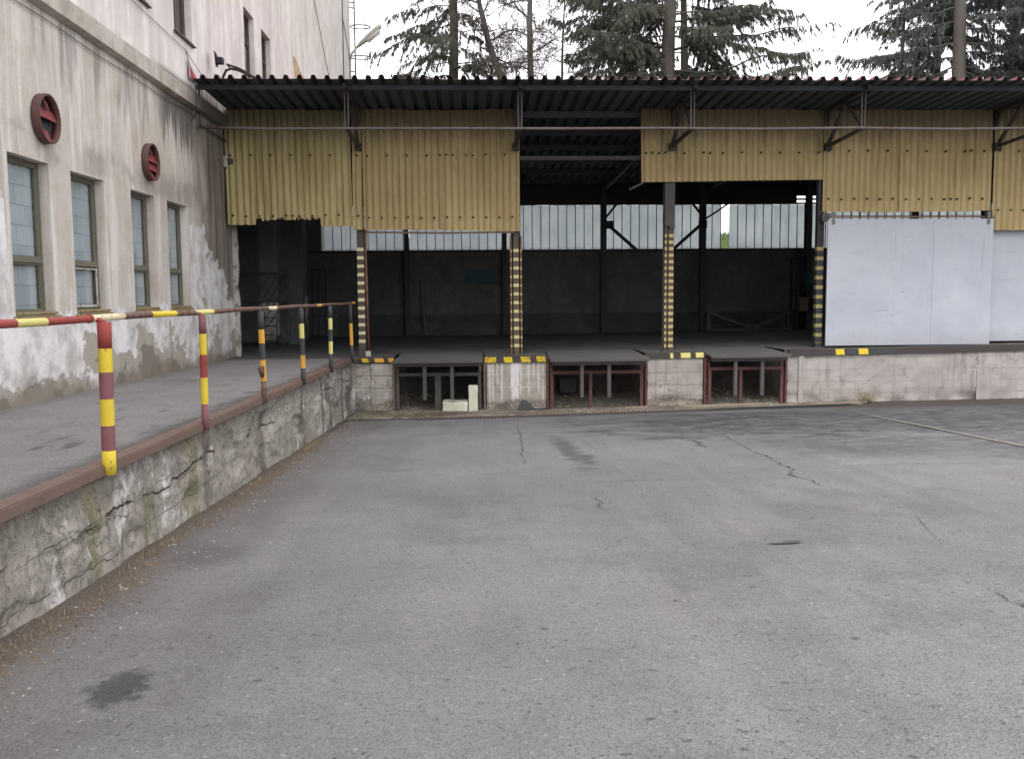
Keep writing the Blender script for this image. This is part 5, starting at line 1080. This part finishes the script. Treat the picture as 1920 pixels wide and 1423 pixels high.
spruce(26.6, 53, 24, .34, 'spruce behind and between the two right hand spruces', 77, dens=.9, Lmax=5.4, nlimb=64, nmat='needle')
spruce(8.0, 53, 23, .26, 'spruce half hidden behind the left boughs of the large central one', 88, dens=.9, Lmax=4.6, nlimb=66, nmat='needle')
def baretree(tr, r0, label, seed, nb=30, name='bare_tree', spread=(3.0, .45)):
    rs = np.random.RandomState(seed); X, Y, Z = tr[0]; T = thing(name, (X, Y, Z), label, 'tree', 'leafless trees behind the shed'); tk = MB()
    pts = []; n = len(tr)
    for i in range(n-1):
        for k in range(5): pts.append(Vector(tr[i]).lerp(Vector(tr[i+1]), k/5)+Vector((mn.noise((i+k*.2, seed, 0)), 0, 0))*.06)
    pts.append(Vector(tr[-1])); m_ = len(pts); tk.tube(pts, [r0*(1-.9*i/(m_-1)) for i in range(m_)], 9); tk.build('trunk', M['bark'], T)
    br = MB(); bud = []
    def grow(p, d_, L, r, depth):
        n = 6; P = [p]; q = Vector(p); dd_ = Vector(d_)
        for i in range(n): dd_ = (dd_+Vector(rs.normal(size=3)*.16)+Vector((0, 0, .05 if depth else .03))).normalized(); q = q+dd_*L/n; P.append(Vector(q))
        br.tube(P, [max(.004, r*(1-.75*i/n)) for i in range(n+1)], 4 if depth < 2 else 3, caps=False)
        if depth < 3:
            for k in range([8, 6, 4][depth]):
                i = rs.randint(1, n+1); a2 = Vector(rs.normal(size=3)); d2 = (P[i]-P[i-1]).normalized(); d3 = (d2*.6+a2.normalized()*.75+Vector((0, 0, -.05))).normalized(); grow(P[i], d3, L*rs.uniform(.35, .6), r*.42, depth+1)
        if depth >= 2: bud.append(np.array([list(P[rs.randint(1, n+1)]) for _ in range(1)]))
    for k in range(nb):
        t_ = .28+.72*(k+rs.rand())/nb; i = min(m_-2, int(t_*(m_-1))); p = pts[i]; az = rs.rand()*6.28; d_ = Vector((math.cos(az), math.sin(az)*.7, rs.uniform(.0, .55))).normalized(); L = spread[0]*(1-spread[1]*t_)*rs.uniform(.6, 1.1); grow(p, d_, L, r0*.26*(1-.6*t_), 0)
    br.build('branches', M['bark'], T); B = np.concatenate(bud); k = len(B); d_ = rs.normal(size=(k, 3))*.026; w_ = rs.normal(size=(k, 3))*.014; fo = MB(); fo.quads(np.stack([B-w_, B+d_-w_*.2, B+d_*1.6+w_*.2, B+w_], 1)); fo.build('buds', M['bud'], T)
baretree([(2.6, 46, 5), (2.1, 46, 9), (1.75, 46, 12.6), (1.05, 46, 14.6), (.55, 46, 16.8), (.35, 46, 19), (.2, 46, 22)], .27, 'leafless tree with a curved leaning trunk between the left spruce and straight bare tree', 71, 30)
baretree([(3.0, 45, 5), (3.05, 45, 10), (3.0, 45, 13), (3.0, 45, 17), (3.1, 45, 20), (3.0, 45, 23)], .24, 'straight leafless tree with fine twigs left of the large spruce', 82, 34)
baretree([(4.6, 50, 5), (4.7, 50, 10), (5.0, 50, 14), (5.1, 50, 17), (5.2, 50, 19)], .13, 'thin background leafless tree behind the straight bare one', 93, 22)
baretree([(9.6, 62, 5), (9.7, 62, 6.5), (9.8, 62, 8), (9.9, 62, 10)], .10, 'small leafless bush tree seen through the missing pane at the back', 94, 12, spread=(1.6, .45))
mb = MB(); rs = np.random.RandomState(3); n = 9000; B = np.stack([6+rs.rand(n)*12, 40+rs.rand(n)*8, np.zeros(n)], 1)
B[:, 2] = np.interp(B[:, 1], ty, tz)-.05; a_ = rs.rand(n)*6.28; L = .1+.25*rs.rand(n); s_ = np.stack([np.cos(a_), np.sin(a_), 0*a_], 1)*.012; Tn = B+np.stack([np.sin(a_)*L*.4, np.cos(a_)*L*.4, L], 1)
mb.quads(np.stack([B-s_, B+s_, Tn+s_*.2, Tn-s_*.2], 1)); tag(mb.build('grass', M['grass']), 'bright green grass on the bank behind the shed', 'grass', kind='stuff')
